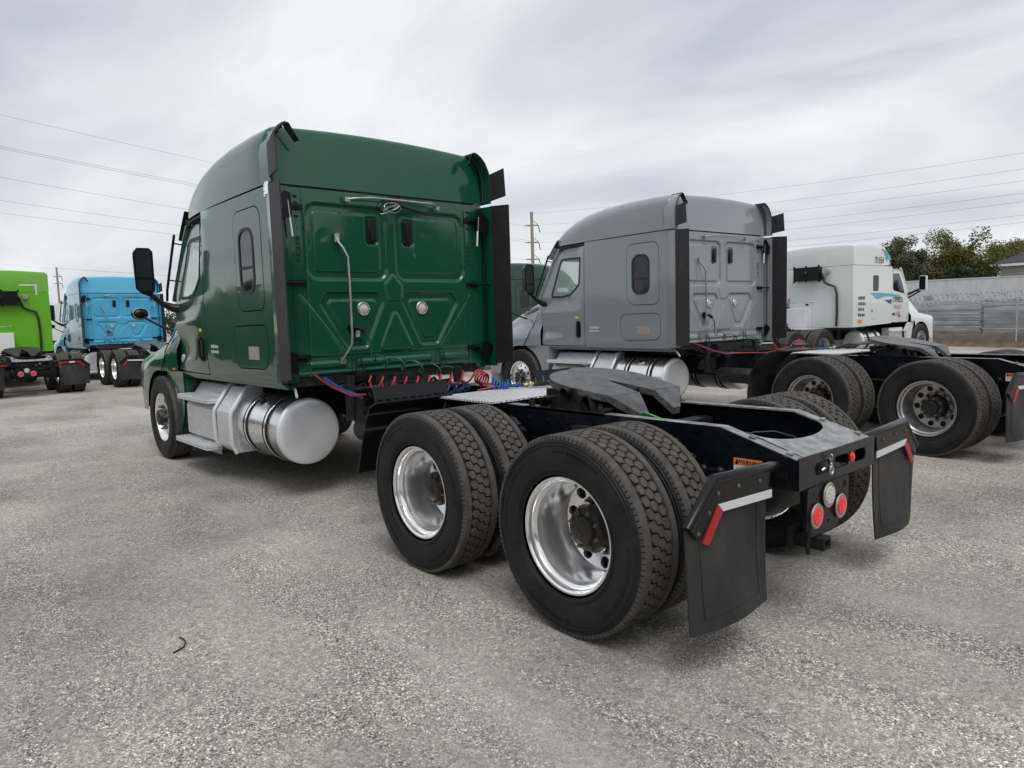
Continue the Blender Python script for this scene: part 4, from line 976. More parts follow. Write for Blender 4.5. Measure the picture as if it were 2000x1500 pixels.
            def brace(g):
                for z in (2.62, 1.97, 1.32):
                    g.tube([(3.40, .93, z), (3.38, 1.17, z)], .010, 6); g.box(3.405, 3.43, .88, 1.03, z-.022, z+.022)
                    g.lathe([(3.405, .010), (3.397, .009), (3.396, .001)], 8, (0, .92, z), 'x'); g.lathe([(3.405, .010), (3.397, .009), (3.396, .001)], 8, (0, 1.0, z), 'x')
                g.tube([(3.385, 1.12, 2.7), (3.385, 1.12, 1.2)], .007, 6)
                g.prism([(1.02, 1.17), (1.02, 1.36), (1.08, 1.38), (1.17, 1.33), (1.17, 1.29)], 3.36, 3.37, 'x'); g.prism([(1.0, 2.52), (1.0, 2.72), (1.06, 2.74), (1.17, 2.62), (1.15, 2.50)], 3.36, 3.37, 'x')
            pf('extender_brace', 'brace'+sn, mirrored(brace, s), ['plastic'], 40, par=se)
            pf('lift_strut', 'strut'+sn, mirrored(lambda g: (g.tube([(3.37, 1.03, 2.66), (3.37, 1.005, 2.36)], .011, 8)), s), ['alucap'], 50, par=se)
            # wing following the roof corner
            def wing(g, dr=0):
                sec = [(1.155, 2.815), (1.160, 2.95), (1.156, 3.05), (1.138, 3.13), (1.105, 3.20), (1.065, 3.245), (1.03, 3.27), (1.00, 3.285)]
                m = len(sec)-1; wd = [.165, .165, .165, .155, .15, .145, .14, .13]
                def f(u, v, o):
                    i = min(m, int(round(v*m))); y, z = sec[i]; n = Vector((y-.9, z-3.05)); n.normalize()
                    return (3.56-(wd[i]+.06)*u, y+n.x*o, z+n.y*o)
                g.mat(0).grid(lambda u, v: f(u, v, .020), 2, m); g.grid(lambda u, v: f(u, v, .006), 2, m)
                g.mat(1).grid(lambda u, v: f(1, v, .006+.014*u), 1, m); g.mat(1).grid(lambda u, v: f(u, 1, .01+.018*v), 2, 1)
                g.tube([f(1, i/m, .019) for i in range(m+1)], .012, 6)
                g.tube([f(.55, i/m, .0) for i in range(m+1)], .009, 5)
            wg = pf('roof_wing', 'wing'+sn, mirrored(wing, s), ['green', 'trim'], 45)
            pf('rubber_edge', 'rubt'+sn, mirrored(lambda g: g.add([(3.345, 1.176, 2.83), (3.345, 1.192, 2.83), (3.13, 1.212, 2.855), (3.13, 1.202, 2.855), (3.345, 1.176, 3.10), (3.345, 1.192, 3.10), (3.15, 1.212, 3.135), (3.15, 1.202, 3.135)], [(0, 1, 2, 3), (4, 7, 6, 5), (0, 4, 5, 1), (1, 5, 6, 2), (2, 6, 7, 3), (3, 7, 4, 0)]), s), ['trim'], 0, par=wg)
            pf('wing_bracket', 'wbrk'+sn, mirrored(lambda g: (g.add([(3.40, 1.02, 3.29), (3.36, .98, 3.30), (3.35, .90, 3.16), (3.38, .935, 3.15), (3.41, 1.03, 3.30), (3.37, .99, 3.31), (3.36, .90, 3.17), (3.39, .935, 3.16)], [(0, 1, 2, 3), (4, 7, 6, 5), (0, 4, 5, 1), (1, 5, 6, 2), (2, 6, 7, 3), (3, 7, 4, 0)]), g.ball((3.352, .925, 3.19), .012, 6)), s), ['plastic'], 40, par=wg)
            if s > 0 and pc == 'green':
                def hinge(g):
                    for z in (2.70, 2.745, 2.79, 2.835): g.box(3.50, 3.535, 1.155, 1.163, z, z+.034); g.ball((3.515, 1.164, z+.017), .006, 5)
                    g.box(3.36, 3.43, 1.192, 1.197, 2.70, 2.80)
                tag(pf('extender_hinge', 'hinge', hinge, ['chrome'], 40), kind='stuff')
    return T
def writing_dashes(g, n, w, h, seed):
    rnd = random.Random(seed)
    for r in range(n):
        x = 0
        while x < w:
            ww = rnd.uniform(.4, .8)*h; g.box(x, x+ww, 0, .002, -r*h*1.5, -r*h*1.5+h*rnd.uniform(.7, 1)); x += ww+h*.25
def hoses(T, green=True):
    def coil(p0, p1, r, turns, th, ph=0, sag=.05):
        p0, p1 = Vector(p0), Vector(p1); d = (p1-p0).normalized(); u = Vector((0, 0, 1)); w = d.cross(u).normalized(); n = int(turns*22)
        return [p0+(p1-p0)*(i/n)+u*(-sag*sin(pi*i/n)+r*sin(2*pi*turns*i/n+ph))+(p1-p0).normalized()*(.35*r*sin(2*pi*turns*i/n+ph+.6))+w*r*cos(2*pi*turns*i/n+ph)*1.0 for i in range(n+1)]
    def red(g):
        g.tube([(3.25, .93, 1.17), (3.0, .90, 1.08), (2.75, .86, 1.02), (2.62, .80, 1.03)]+([] if green else [(2.4, .4, 1.02), (2.25, .1, 1.08)]), .008, 8)
        if green: g.tube(coil((2.60, .80, 1.13), (2.30, -.02, 1.13), .050, 9, .01, sag=.03), .0085, 8)
        g.tube(([] if green else [(2.25, .1, 1.08)])+coil((2.20, -.02, 1.14), (2.10, -.03, 1.10), .055, 4, .01, sag=0), .0085, 8); g.tube([(2.05, .10, 1.03), (1.98, .0, 1.055), (1.9, -.15, 1.06)], .008, 6)
    tag(put('red_air_hose', 'rh%d' % green, red, ['hred'], T, smooth=60), kind='stuff')
    def blue(g):
        g.tube(coil((3.22, .86, 1.14), (2.72, .78, 1.0), .014, 26, .01, sag=.02), .004, 5)
        if green: g.tube(coil((2.66, .72, 1.045), (2.36, -.05, 1.05), .045, 12, .01), .008, 8); g.tube(coil((2.0, -.02, 1.10), (1.92, -.12, 1.08), .042, 6, .01), .008, 8)
        g.tube(coil((1.92, -.05, 1.06), (1.78, -.42, 1.055), .012, 26, .01, sag=0), .004, 5)
    tag(put('blue_air_hose', 'bh%d' % green, blue, ['hblue'], T, smooth=60), kind='stuff')
    put('green_cable_coil', 'gh', lambda g: (g.tube(coil((1.99, -.18, 1.10), (1.86, -.50, 1.08), .05, 5, .01), .007, 8)), ['hgreen'], T, smooth=60)
    def glad(g):
        g.mat(0).tube([(1.80, -.30, 1.06), (1.72, -.36, 1.075), (1.66, -.33, 1.07)], .018, 8); g.tube([(1.70, -.42, 1.06), (1.62, -.44, 1.075)], .024, 10); g.tube([(1.60, -.30, 1.065), (1.5, -.4, 1.05), (1.42, -.3, 1.05), (1.36, -.42, 1.045)], .005, 6)
        g.mat(1).tube([(1.84, -.22, 1.06), (1.80, -.30, 1.065)], .013, 8); g.ball((1.78, -.24, 1.07), .022, 6); g.ball((1.74, -.40, 1.065), .02, 6)
    put('hose_coupling', 'glad', glad, ['framed', 'brass'], T, smooth=50)
    def junk(g):     # tanks, valves and lines packed between the rails behind the cab
        rnd = random.Random(3)
        for k in range(10):
            x = 2.4+rnd.random()*1.0; y = rnd.uniform(-.5, .6); g.tube([(x, y, .80+rnd.random()*.2), (x+rnd.uniform(-.3, .3), y+rnd.uniform(-.4, .4), 1.05), (3.3, y+rnd.uniform(-.2, .2), 1.0)], rnd.uniform(.008, .02), 6)
        g.lathe([(-.28, .001), (-.27, .09), (-.24, .11), (.24, .11), (.27, .09), (.28, .001)], 20, (2.75, .62, .70), 'x'); g.lathe([(-.28, .001), (-.27, .09), (-.24, .11), (.24, .11), (.27, .09), (.28, .001)], 20, (2.75, -.62, .70), 'x')
        g.box(3.3, 3.42, -.3, .3, .85, 1.12); g.tube([(3.25, .60, .74), (3.25, .60, 1.14)], .045, 12); g.tube([(3.25, -.60, .74), (3.25, -.60, 1.14)], .045, 12)
        g.box(2.55, 3.35, -.95, -.50, .45, .95)
    put('chassis_plumbing', 'junk', junk, ['framed'], T, smooth=40)
    put('vent_tube', 'vtube', lambda g: g.tube([(3.52, 1.02, 1.10), (3.49, 1.01, 1.05), (3.44, 1.02, 1.0), (3.41, 1.03, .975)], .012, 8), ['wlab'], T, smooth=50)
def sleeper_tractor(label, paintkey, loc, rz, detail=True, rimmat='chrome', guard=0):
    T = thing('semi_truck', label, 'truck', loc, rz, None)
    chassis(T); rear_lights(T); flap_set(T); front_fender_flap(T, guard); deck(T); fifth_wheel(T); tank_and_steps(T); cab(T, paintkey); hoses(T, paintkey == 'green')
    for x in (0, 1.3187):
        for s in (1, -1): wheel(T, x, s*1.073, 'outer', rimmat); wheel(T, x, s*.735, 'inner', rimmat)
    for s in (1, -1): wheel(T, SX, s*1.076, 'steer')
    return T

TG = sleeper_tractor('large glossy dark green sleeper tractor in the foreground with no trailer', 'green', (0, 0, 0), 0)
TS = sleeper_tractor('glossy battleship grey sleeper tractor parked beyond the foreground green one', 'grey', (.2036, -5.7529, .0), -.0662, rimmat='dull', guard=1)
TB = sleeper_tractor('sky blue sleeper tractor parked behind the green mirror on the left', 'blue', (19.985, -2.213, 0), .033)
TD = sleeper_tractor('dark green sleeper tractor mostly hidden behind the grey one', 'dkgreen', (15.7, -7.6, 0), -1.66)

# warning label on the frame, writing on the cabs
def sticker(T):
    st = put('warning_label', 'wst', lambda g: (g.mat(0).box(-.64, -.48, .4302, .4322, .775, .822), g.mat(1).box(-.64, -.48, .4302, .4322, .8225, .860)), ['wlab', 'olab'], T, smooth=0)
    text('WARNING', .030, 'ink', st, frame_mat((-.572, .4335, .841), (-1, 0, 0), (0, 0, 1)), depth=.0004)
    def tri(g): g.prism([(-.507, .828), (-.489, .828), (-.498, .854)], .4322, .4334)
    put('warning_triangle', 'wtri', tri, ['ink'], st, smooth=0)
    put('small_print', 'wsp', lambda g: (writing_dashes(g, 4, .13, .0055, 2)), ['ink'], st, loc=(-.495, .4322, .812), rot=(0, 0, pi), smooth=0)
for T in (TG, TS): sticker(T)
def doortext(T, m):
    put('lettering', 'dtx', lambda g: writing_dashes(g, 2, .22, .035, 5), [m], T, loc=(5.16, 1.1505, 1.395), rot=(0, 0, pi), smooth=0)
doortext(TG, 'wtext'); doortext(TS, 'ink')
put('green_strap', None, lambda g: g.tube([(.17, .33, 1.03), (.08, .34, 1.012), (-.03, .36, .992)], .005, 6), ['gwire'], TG)

# ------------------------------------------------------------------ the flat-backed trucks
def flat_cab(T, pc, wallx, roofkind, box=True):
    ov = {0: pc}
    pf = lambda name, key, fn, mats, smooth=40, par=T, **k: put(name, key, fn, mats, par, smooth=smooth, mats_override=(ov if mats[0] == 'green' else None), **k)
    w = 1.15; zt = 2.80; dx = 5.07 if roofkind == 'white' else 5.3; hx = 6.25 if roofkind == 'white' else 6.45
    pf('rear_wall', 'fw'+roofkind, lambda g: g.prism(rpoly([(-w, 1.04), (w, 1.04), (w, zt-.004), (-w, zt-.004)], .02, 2), wallx, wallx+.04, 'x'), ['green'])
    WS = rpoly([(3.95, 2.06), (4.28, 2.06), (4.28, 2.52), (3.95, 2.52)], .05, 4); LH = rpoly([(3.85, 1.25), (4.25, 1.25), (4.25, 1.86), (3.85, 1.86)], .05, 4)
    if roofkind != 'white': WS = [(x+.1, z) for x, z in WS]
    for s in (1, -1):
        sn = 'L' if s > 0 else 'R'
        pf('sleeper_side', 'fs'+roofkind+sn, mirrored(lambda g: plate([(wallx+.042, 1.04), (dx-.004, 1.10), (dx-.004, zt-.006), (wallx+.042, zt-.006)], [WS, grow(LH, .007)], lambda x, z: w, .03), s), ['green'], 25)
        lh = pf('luggage_door', 'fl'+roofkind+sn, mirrored(lambda g: plate(LH, [], lambda x, z: w+.002, .03), s), ['green'], 25)
        pf('door_handle', 'flh'+roofkind+sn, mirrored(lambda g: g.box(3.89, 3.91, w, w+.02, 1.45, 1.53), s), ['plastic'], 25, par=lh)
        pf('door_seam', 'fse'+roofkind+sn, mirrored(lambda g: g.box(3.80, 4.30, w-.05, w-.032, 1.2, 1.9), s), ['gap'])
        pf('window_pane', 'fwp'+roofkind+sn, mirrored(lambda g: plate(grow(WS, -.001), [], lambda x, z: w-.006, .01), s), ['tint'])
        DO = rpoly([(dx+.004, 1.12), (hx, 1.12), (hx, 1.95), (hx-.40, 2.70), (dx+.5, 2.76), (dx+.004, 2.76)], [.02, .03, .05, .08, .1, .02], 4)
        DW = rpoly([(dx+.10, 2.08), (hx-.30, 1.98), (hx-.53, 2.60), (dx+.10, 2.60)], [.05, .06, .08, .05], 4)
        dr = pf('door', 'fd'+roofkind+sn, mirrored(lambda g: plate(DO, [DW], side_y if roofkind != 'white' else (lambda x, z: side_y(x+.2, z)), .03, [dx+.15*k for k in range(1, 8)], [1.3, 1.5, 1.7, 1.95, 2.1, 2.3, 2.5, 2.65]), s), ['green'], 50)
        pf('window_pane', 'fdw'+roofkind+sn, mirrored(lambda g: plate(grow(DW, -.001), [], (lambda x, z: side_y(x+.2, z)-.006), .006), s), ['tint'], 50, par=dr)
        pf('door_handle', 'fdh'+roofkind+sn, mirrored(lambda g: g.box(dx+.05, dx+.16, 1.145, 1.165, 1.34, 1.40), s), ['plastic'], 25, par=dr)
        def marm(g): g.tube([(hx-.1, 1.08, 1.95), (hx+.10, 1.30, 2.08), (hx+.12, 1.42, 2.14)], .035, 8); g.tube([(hx-.05, 1.08, 1.84), (hx+.10, 1.30, 2.0), (hx+.12, 1.42, 2.08)], .025, 8)
        pf('mirror_arm', 'fma'+roofkind+sn, mirrored(marm, s), ['plastic'])
        mi = pf('mirror', 'fmi'+roofkind+sn, mirrored(lambda g: g.box(hx+.05, hx+.16, 1.36, 1.58, 2.06, 2.52), s), ['green'], 30, bevel=.02, bseg=2)
        pf('mirror_glass', 'fmg'+roofkind+sn, mirrored(lambda g: g.box(hx+.045, hx+.049, 1.38, 1.56, 2.09, 2.50), s), ['tint'], 0, par=mi)
        pf('a_pillar', 'fap'+roofkind+sn, mirrored(lambda g: g.tube([(hx-.42, 1.03, 2.76), (hx-.2, 1.05, 2.35), (hx+.02, 1.08, 1.95)], .04, 8), s), ['green'])
        pf('hood_mirror', 'fhm'+roofkind+sn, mirrored(lambda g: (g.tube([(hx+.7, .98, 1.55), (hx+1.0, 1.2, 1.78)], .014, 6), g.box(hx+.98, hx+1.08, 1.13, 1.34, 1.74, 1.88)), s), ['dull'], 30)
        pf('splash_panel', 'fsp'+roofkind+sn, mirrored(lambda g: g.prism([(hx, 1.10), (hx+.3, 1.10), (SX-.54, .86), (SX-.60, .60), (SX-.60, .45), (hx-.15, .55), (hx-.2, .9)], 1.06, 1.13), s), ['green'])
    def hood(g):
        sh = hx-6.45
        def sec(x, s):
            t = (x-(6.6+sh))/(8.20-6.60-sh); dx_ = abs(x-SX+.05); arch = .60
            zb = .50+sqrt(arch*arch-dx_*dx_) if dx_ < arch else (.56 if x > SX else 1.12)
            if x < SX and x < SX-.45: zb = 1.12
            yb = 1.17-.30*ss(.72, 1.0, t)**1.5; zf = 1.36-.14*t; ht = 1.92-.42*t-.18*t*t; yh = .96-.30*t
            P = [(yb, zb), (yb, zf-.08), (yb-.05, zf+.01), (yh+.06, zf+.10), (yh, zf+(ht-zf)*.5), (yh-.04, ht-.05), (yh-.14, ht), (0, ht+.05)]
            return [(x, s*y, z) for y, z in P]
        xs = [hx+.03+.05*k for k in range(int((8.2-hx-.03)/.05)+1)]
        for s in (1, -1):
            rows = [sec(x, s) for x in xs]; wd = len(rows[0]); g.add([q for r in rows for q in r], [(i*wd+j, (i+1)*wd+j, (i+1)*wd+j+1, i*wd+j+1) for i in range(len(rows)-1) for j in range(wd-1)])
        last = sec(xs[-1], 1)+sec(xs[-1], -1)[::-1][1:]; g.add(last, [tuple(range(len(last)))])
    pf('hood', 'fh'+roofkind, hood, ['green'], 50)
    pf('wheel_well_liner', 'well', None, ['gap'])
    pf('bumper', 'bumper', None, ['green'], 40)
    def ws(g): g.grid(lambda u, v: ((hx+.03+.42*(1-(2*u-1)**2))*(1-v)+(hx-.40+.25*(1-(2*u-1)**2))*v, -1.05+2.1*u, 1.95+.82*v), 12, 3)
    pf('windshield', 'fws'+roofkind, ws, ['tint'], 60)
    def visor(g):
        for d in (0, .014): g.grid(lambda u, v: (hx-.38+.30*(1-(2*u-1)**2)+.25*v, -1.06+2.12*u, 2.88-.20*v+d), 14, 3)
    pf('sun_visor', 'fvi'+roofkind, visor, ['plastic'], 60)
    pf('roof_cap', 'roof'+roofkind, lambda g: (lambda q: g.add(q.v, q.f))(roof_cap(roofkind)), ['green'], 40)
    pf('roof_seam', 'frs'+roofkind, lambda g: g.box(wallx+.02, hx-.5, -1.12, 1.12, zt-.02, zt+.02), ['gap'])
    pf('cab_interior', 'fin'+roofkind, lambda g: (g.box(wallx+.1, hx, -1.03, 1.03, 1.10, 1.16), g.box(dx, dx+.04, -1.05, 1.05, 1.16, 2.75), g.box(hx-.1, hx, -1.0, 1.0, 1.2, 1.93)), ['gap'])
def flat_tractor(label, pc, loc, rz, wallx, kind, style):
    T = thing('semi_truck', label, 'truck', loc, rz)
    chassis(T); rear_lights(T, False); flap_set(T, style=style); fifth_wheel(T, matn='hub' if kind == 'lime' else 'grease'); flat_cab(T, pc, wallx, kind); deck(T, 1.75 if kind != 'white' else 1.6, 2.4)
    for s in (1, -1):
        c = 3.7 if kind == 'lime' else 3.5
        put('fuel_tank', 'tank', None, ['alu'], T, (c, s*.824, .629))
        for x in (c+.3, c+.77): put('tank_strap', 'strap', None, ['trim'], T, (x, s*.824, .629))
        put('step', 'fstep%d' % s, lambda g, s=s: (g.box(5.1, 6.1, s*1.0, s*1.16, .84, .87), g.box(5.1, 6.15, s*1.0, s*1.18, .36, .39), g.box(5.2, 6.05, s*.8, s*1.02, .36, .95)), ['alucap'], T)
    for x in (0, 1.3187):
        for s in (1, -1): wheel(T, x, s*1.073, 'outer', 'dull'); wheel(T, x, s*.735, 'inner', 'dull')
    for s in (1, -1): wheel(T, SX-.05, s*1.076, 'steer', 'dull')
    # heater box, cable, tool cabinet on the back wall
    sg = 1
    def hb(g):
        g.box(wallx-.20, wallx, hy-.40, hy+.40, 2.42, 2.82); g.lathe([(wallx-.20, .09), (wallx-.23, .07), (wallx-.235, .001)], 16, (0, hy+.05, 2.62), 'x')
        for y in (hy-.40, hy+.0, hy+.38): g.box(wallx-.21, wallx-.17, y-.03, y+.02, 2.38, 2.44); g.box(wallx-.21, wallx-.17, y-.03, y+.02, 2.80, 2.86)
        for k in range(9): g.box(wallx-.206, wallx-.20, hy-.36, hy+.36, 2.46+k*.036, 2.472+k*.036)
    hy = .18 if kind == 'white' else .05
    put('climate_unit', None, hb, ['plastic'], T, smooth=30, bevel=.006)
    cy0 = hy-.42
    put('climate_hose', None, lambda g: (g.tube([(wallx-.1, cy0, 2.65), (wallx-.07, cy0-.05, 2.50), (wallx-.06, cy0-.10, 2.35), (wallx-.06, cy0-.22, 2.28), (wallx-.05, cy0-.40, 2.22), (wallx-.05, cy0-.46, 2.0), (wallx-.05, cy0-.47, 1.5), (wallx-.05, cy0-.46, 1.08)], .032, 10)), ['hblack'], T, smooth=50)
    put('spot_light', None, lambda g: (g.lathe([(wallx-.08, .001), (wallx-.08, .07), (wallx-.03, .08), (wallx, .05)], 18, (0, cy0-.17, 2.66), 'x'), g.tube([(wallx-.05, cy0-.17-.12*cos(a)*.6, 2.50+.22*sin(a)) for a in [2*pi*i/18 for i in range(19)]], .007, 5)), ['dull'], T, smooth=50)
    by = .70 if kind == 'white' else .45
    cab_ = put('tool_cabinet', None, lambda g: g.box(wallx-.32, wallx-.002, by-.60, by+.38, 1.02, 1.62), ['alucap' if kind == 'white' else 'wlab'], T, smooth=30, bevel=.01)
    put('grab_bar', None, lambda g: g.tube([(wallx, by+.45, 1.80), (wallx-.05, by+.42, 1.80), (wallx-.05, by-.62, 1.80), (wallx, by-.66, 1.82)], .012, 6), ['dull'], T, smooth=50)
    return T
TL = flat_tractor('lime green sleeper tractor at the far left edge of the yard', 'lime', (19.556, 1.034, 0), .025, 3.2, 'lime', 1)
TW = flat_tractor('white sleeper tractor with teal stripes and number on its roof side', 'white', (7.71, -14.15, 0), -1.66, 2.84, 'white', 0)
# L-shaped reflective marks on the lime wall
put('reflective_strip', None, lambda g: (g.box(3.194, 3.198, -.86, -.42, 2.985, 3.03), g.box(3.194, 3.198, -.86, -.815, 2.72, 2.985)), ['wtape'], TL, smooth=0)
# writing and stripes on the white truck's right side
def side_text(t, x, z, size, m, sx=1.0, yy=-1.152): text(t, size, m, TW, frame_mat((x, yy, z), (1, 0, 0), (0, 0, 1)), depth=.001, sx=sx)
side_text('71154', 4.28, 2.95, .27, 'ink', .74, -1.165); side_text('CYPRESS', 5.42, 1.79, .22, 'ink', .75, -1.168); side_text('TRUCK', 5.42, 1.58, .16, 'tanlab', .9, -1.165); side_text('LINES', 5.42, 1.38, .16, 'tanlab', .9, -1.165)
for k in range(4):
    put('lettering', None, lambda g, k=k: writing_dashes(g, 1, .30+.04*(k % 2), .10, 20+k), ['ink'], TW, loc=(3.14, -1.1525, 1.82-k*.16), smooth=0)
put('side_stripe', None, lambda g: g.prism([(3.80, 2.00), (4.2, 2.02), (5.0, 1.99), (5.062, 1.985), (5.062, 1.90), (4.7, 1.91), (4.35, 1.85), (4.15, 1.82), (4.05, 1.90)], -1.1545, -1.1505), ['teal'], TW, smooth=0)
put('side_stripe', None, lambda g: g.prism([(5.08, 1.985), (5.62, 1.93), (5.62, 1.86), (5.08, 1.90)], -1.160, -1.150), ['teal'], TW, smooth=0)
put('side_stripe', None, lambda g: g.prism([(4.6, 1.79), (5.06, 1.82), (5.06, 1.68), (4.9, 1.69), (4.78, 1.75)], -1.1545, -1.1505), ['navy'], TW, smooth=0)
put('roof_stripe', None, lambda g: g.prism([(4.45, 3.30), (4.7, 3.24), (4.95, 3.08), (5.02, 2.98), (4.88, 2.98), (4.78, 3.02), (4.75, 3.12), (4.62, 3.23)], -1.150, -1.128), ['teal'], TW, smooth=0)
put('side_marker_light', None, lambda g: g.box(3.12, 3.32, -1.165, -1.150, 1.16, 1.25), ['amber'], TW, smooth=0)
put('hood_badge', None, lambda g: g.box(5.5, 5.58, -1.165, -1.15, 1.28, 1.36), ['rtape'], TW, smooth=0)
put('grease_cloth', None, lambda g: g.box(2.835, 2.84, .2, .3, 1.7, 1.75), ['ink'], TW, smooth=0)
# coloured hoses hanging on the white truck's wall
def bundle(m, oy, oz, n, seed):
    rnd = random.Random(seed)
    def f(g):
        for k in range(n):
            cy, cz, r = oy+rnd.uniform(-.05, .05), oz+rnd.uniform(-.12, .12), rnd.uniform(.05, .10)
            g.tube([(2.76+rnd.uniform(-.04, .04), cy+r*cos(a), cz+r*sin(a)*1.2) for a in [2*pi*i/12 for i in range(13)]], .010, 5)
        g.tube([(2.78, oy, oz+.1), (2.80, .80, 1.95)], .010, 5)
    put('air_hose', None, f, [m], TW, smooth=50)
bundle('hgreen', .92, 1.30, 9, 1); bundle('hblue', .86, 1.46, 9, 2); bundle('hred', 1.0, 1.4, 3, 4)

# ------------------------------------------------------------------ background
# chain-link fence with razor wire on the right
FA = Vector((11.5, -28.4, 0)); FB = Vector((-5.5, -24.0, 0)); FD = (FB-FA).normalized(); FL = (FB-FA).length; FN = Vector((-FD.y, FD.x, 0))
fang = atan2(FD.y, FD.x)
FE = thing('chain_link_fence', 'chain link fence topped with coiled razor wire along the right side', 'fence', FA, fang)
H = 1.62
for k in range(6):
    put('post', 'fpost', lambda g: (g.tube([(0, 0, 0), (0, 0, H+.05)], .032, 10), g.tube([(0, 0, H), (.0, .12, H+.30)], .012, 6)), ['galv'], FE, (.4+k*3.3, 0, 0), smooth=50)
put('top_rail', None, lambda g: g.tube([(0, 0, H), (FL, 0, H)], .02, 8), ['galv'], FE, smooth=50)
def linkmesh(g):
    p = .085; n = int((FL+H)/p)
    for s in (1, -1):
        for k in range(n):
            a = k*p-(H if s > 0 else 0); b = a+H
            z0, z1 = (.03, H-.02)
            x0, x1 = (a, b) if s > 0 else (b, a)
            if min(x0, x1) < 0 or max(x0, x1) > FL: continue
            g.tube([(x0, s*.004, z0), (x1, s*.004, z1)], .0042, 3, False)
tag(put('wire_mesh', None, linkmesh, ['galv'], FE, smooth=0), kind='stuff')
def razor(g):
    r = .20; n = 46; turns = FL/.19; N_ = int(turns*16)
    g.tube([(FL*i/N_, r*cos(2*pi*turns*i/N_)*.9, H+.19+r*sin(2*pi*turns*i/N_)) for i in range(N_+1)], .0065, 4, False)
    for i in range(0, N_, 5):
        t = 2*pi*turns*i/N_; x, y, z = FL*i/N_, r*cos(t)*.9, H+.19+r*sin(t); g.box(x-.03, x+.03, y-.004, y+.004, z-.014, z+.014)
    for z in (H+.05, H+.10): g.tube([(0, .05, z), (FL, .05, z)], .004, 4)
put('razor_wire', None, razor, ['wire'], FE, smooth=0)
# stacked sheet metal just behind the fence
ST = thing('sheet_metal_stack', 'long stack of pale grey ribbed metal sheets lying behind the wire fence', 'metal sheets', FA+FN*1.1, fang)
def stack(g):
    rnd = random.Random(5)
    for b in range(3):
        z = .42; x0 = -1+b*6.5; x1 = x0+6.42
        while z < 1.72:
            t = rnd.choice((.03, .035, .05, .09)); o = rnd.uniform(-.07, .07); g.box(x0+rnd.uniform(-.03, .03), x1+rnd.uniform(-.04, .04), -.5+o, .55+o, z, z+t*.72); z += t
tag(put('sheet', None, stack, ['slat'], ST, smooth=0), kind='stuff')
for x in (.5, 3, 5.2, 7, 9.5, 12, 14, 16): put('bearer', 'bearer', lambda g: g.box(0, .14, -.4, .4, 0, .42), ['wood'], ST, (x, 0, 0), smooth=0)
# long grey wall behind
WA = at(1640, 620, 47); WB = at(2120, 620, 39); WD = (WB-WA); WD.z = 0; wl = WD.length; WD.normalize()
WL = thing('metal_panel_wall', 'long pale grey streaked metal panel wall behind the razor wire', 'wall', (WA.x, WA.y, 0), atan2(WD.y, WD.x))
hw = 3.08
npn = int(wl/1.22)
for k in range(npn+1):
    put('panel', 'wpanel', lambda g: (g.box(0, 1.215, -.03, .03, 0, hw), g.box(.55, .60, -.034, -.03, 0, hw), g.box(0, .03, -.036, -.03, 0, hw)), ['wallm'], WL, (k*1.22, 0, 0), smooth=0)
put('coping', None, lambda g: g.box(-.1, (npn+1)*1.22, -.06, .06, hw, hw+.06), ['wallm'], WL, smooth=0)
# house
hp = at(1950, 560, 56); HA = atan2(WD.y, WD.x)-.15
HO = thing('house', 'beige sided house with dark shingle roof behind the far right wall', 'house', (hp.x, hp.y, 0), HA)
hz0 = 4.55
put('wall', None, lambda g: [g.box(0, 9, -.02-.012*(k % 1), 7, k*.25, k*.25+.245) for k in range(18)] and None, ['siding'], HO, smooth=0)
def sid(g):
    for k in range(18): g.add([(0, -.06, k*.25), (9, -.06, k*.25), (9, -.03, k*.25+.25), (0, -.03, k*.25+.25), (-.06, 0, k*.25), (-.06, 7, k*.25), (-.03, 0, k*.25+.25), (-.03, 7, k*.25+.25)], [(0, 1, 2, 3), (4, 6, 7, 5)])
tag(put('siding', None, sid, ['siding'], HO, smooth=0), kind='stuff')
put('corner_board', None, lambda g: g.box(-.08, .12, -.10, -.02, 0, hz0), ['fascia'], HO, smooth=0)
put('fascia', None, lambda g: (g.box(-.5, 9.5, -.52, -.46, hz0-.12, hz0+.06), g.box(-.52, -.46, -.5, 7.5, hz0-.12, hz0+.06)), ['fascia'], HO, smooth=0)
put('roof', None, lambda g: g.add([(-.5, -.5, hz0+.06), (9.5, -.5, hz0+.06), (9.5, 7.5, hz0+.06), (-.5, 7.5, hz0+.06), (3.5, 3.5, hz0+2.1), (5.5, 3.5, hz0+2.1)], [(0, 1, 5, 4), (1, 2, 5), (2, 3, 4, 5), (3, 0, 4), (0, 3, 2, 1)]), ['shingle'], HO, smooth=0)
# dirt strip below the fence
def dirt(g):
    rnd = random.Random(8); o = FA+FN*.15
    def f(u, v):
        q = o+FD*(u*FL)+FN*(v*2.4-.5); return (q.x, q.y, -.03+.56*ss(0, .30, v)*(.78+.22*rnd.random()))
    g.grid(f, 90, 10)
tag(put('dirt_bank', None, dirt, ['dirt'], smooth=60), 'low brown bank of dirt and rubble under the fence', kind='structure')

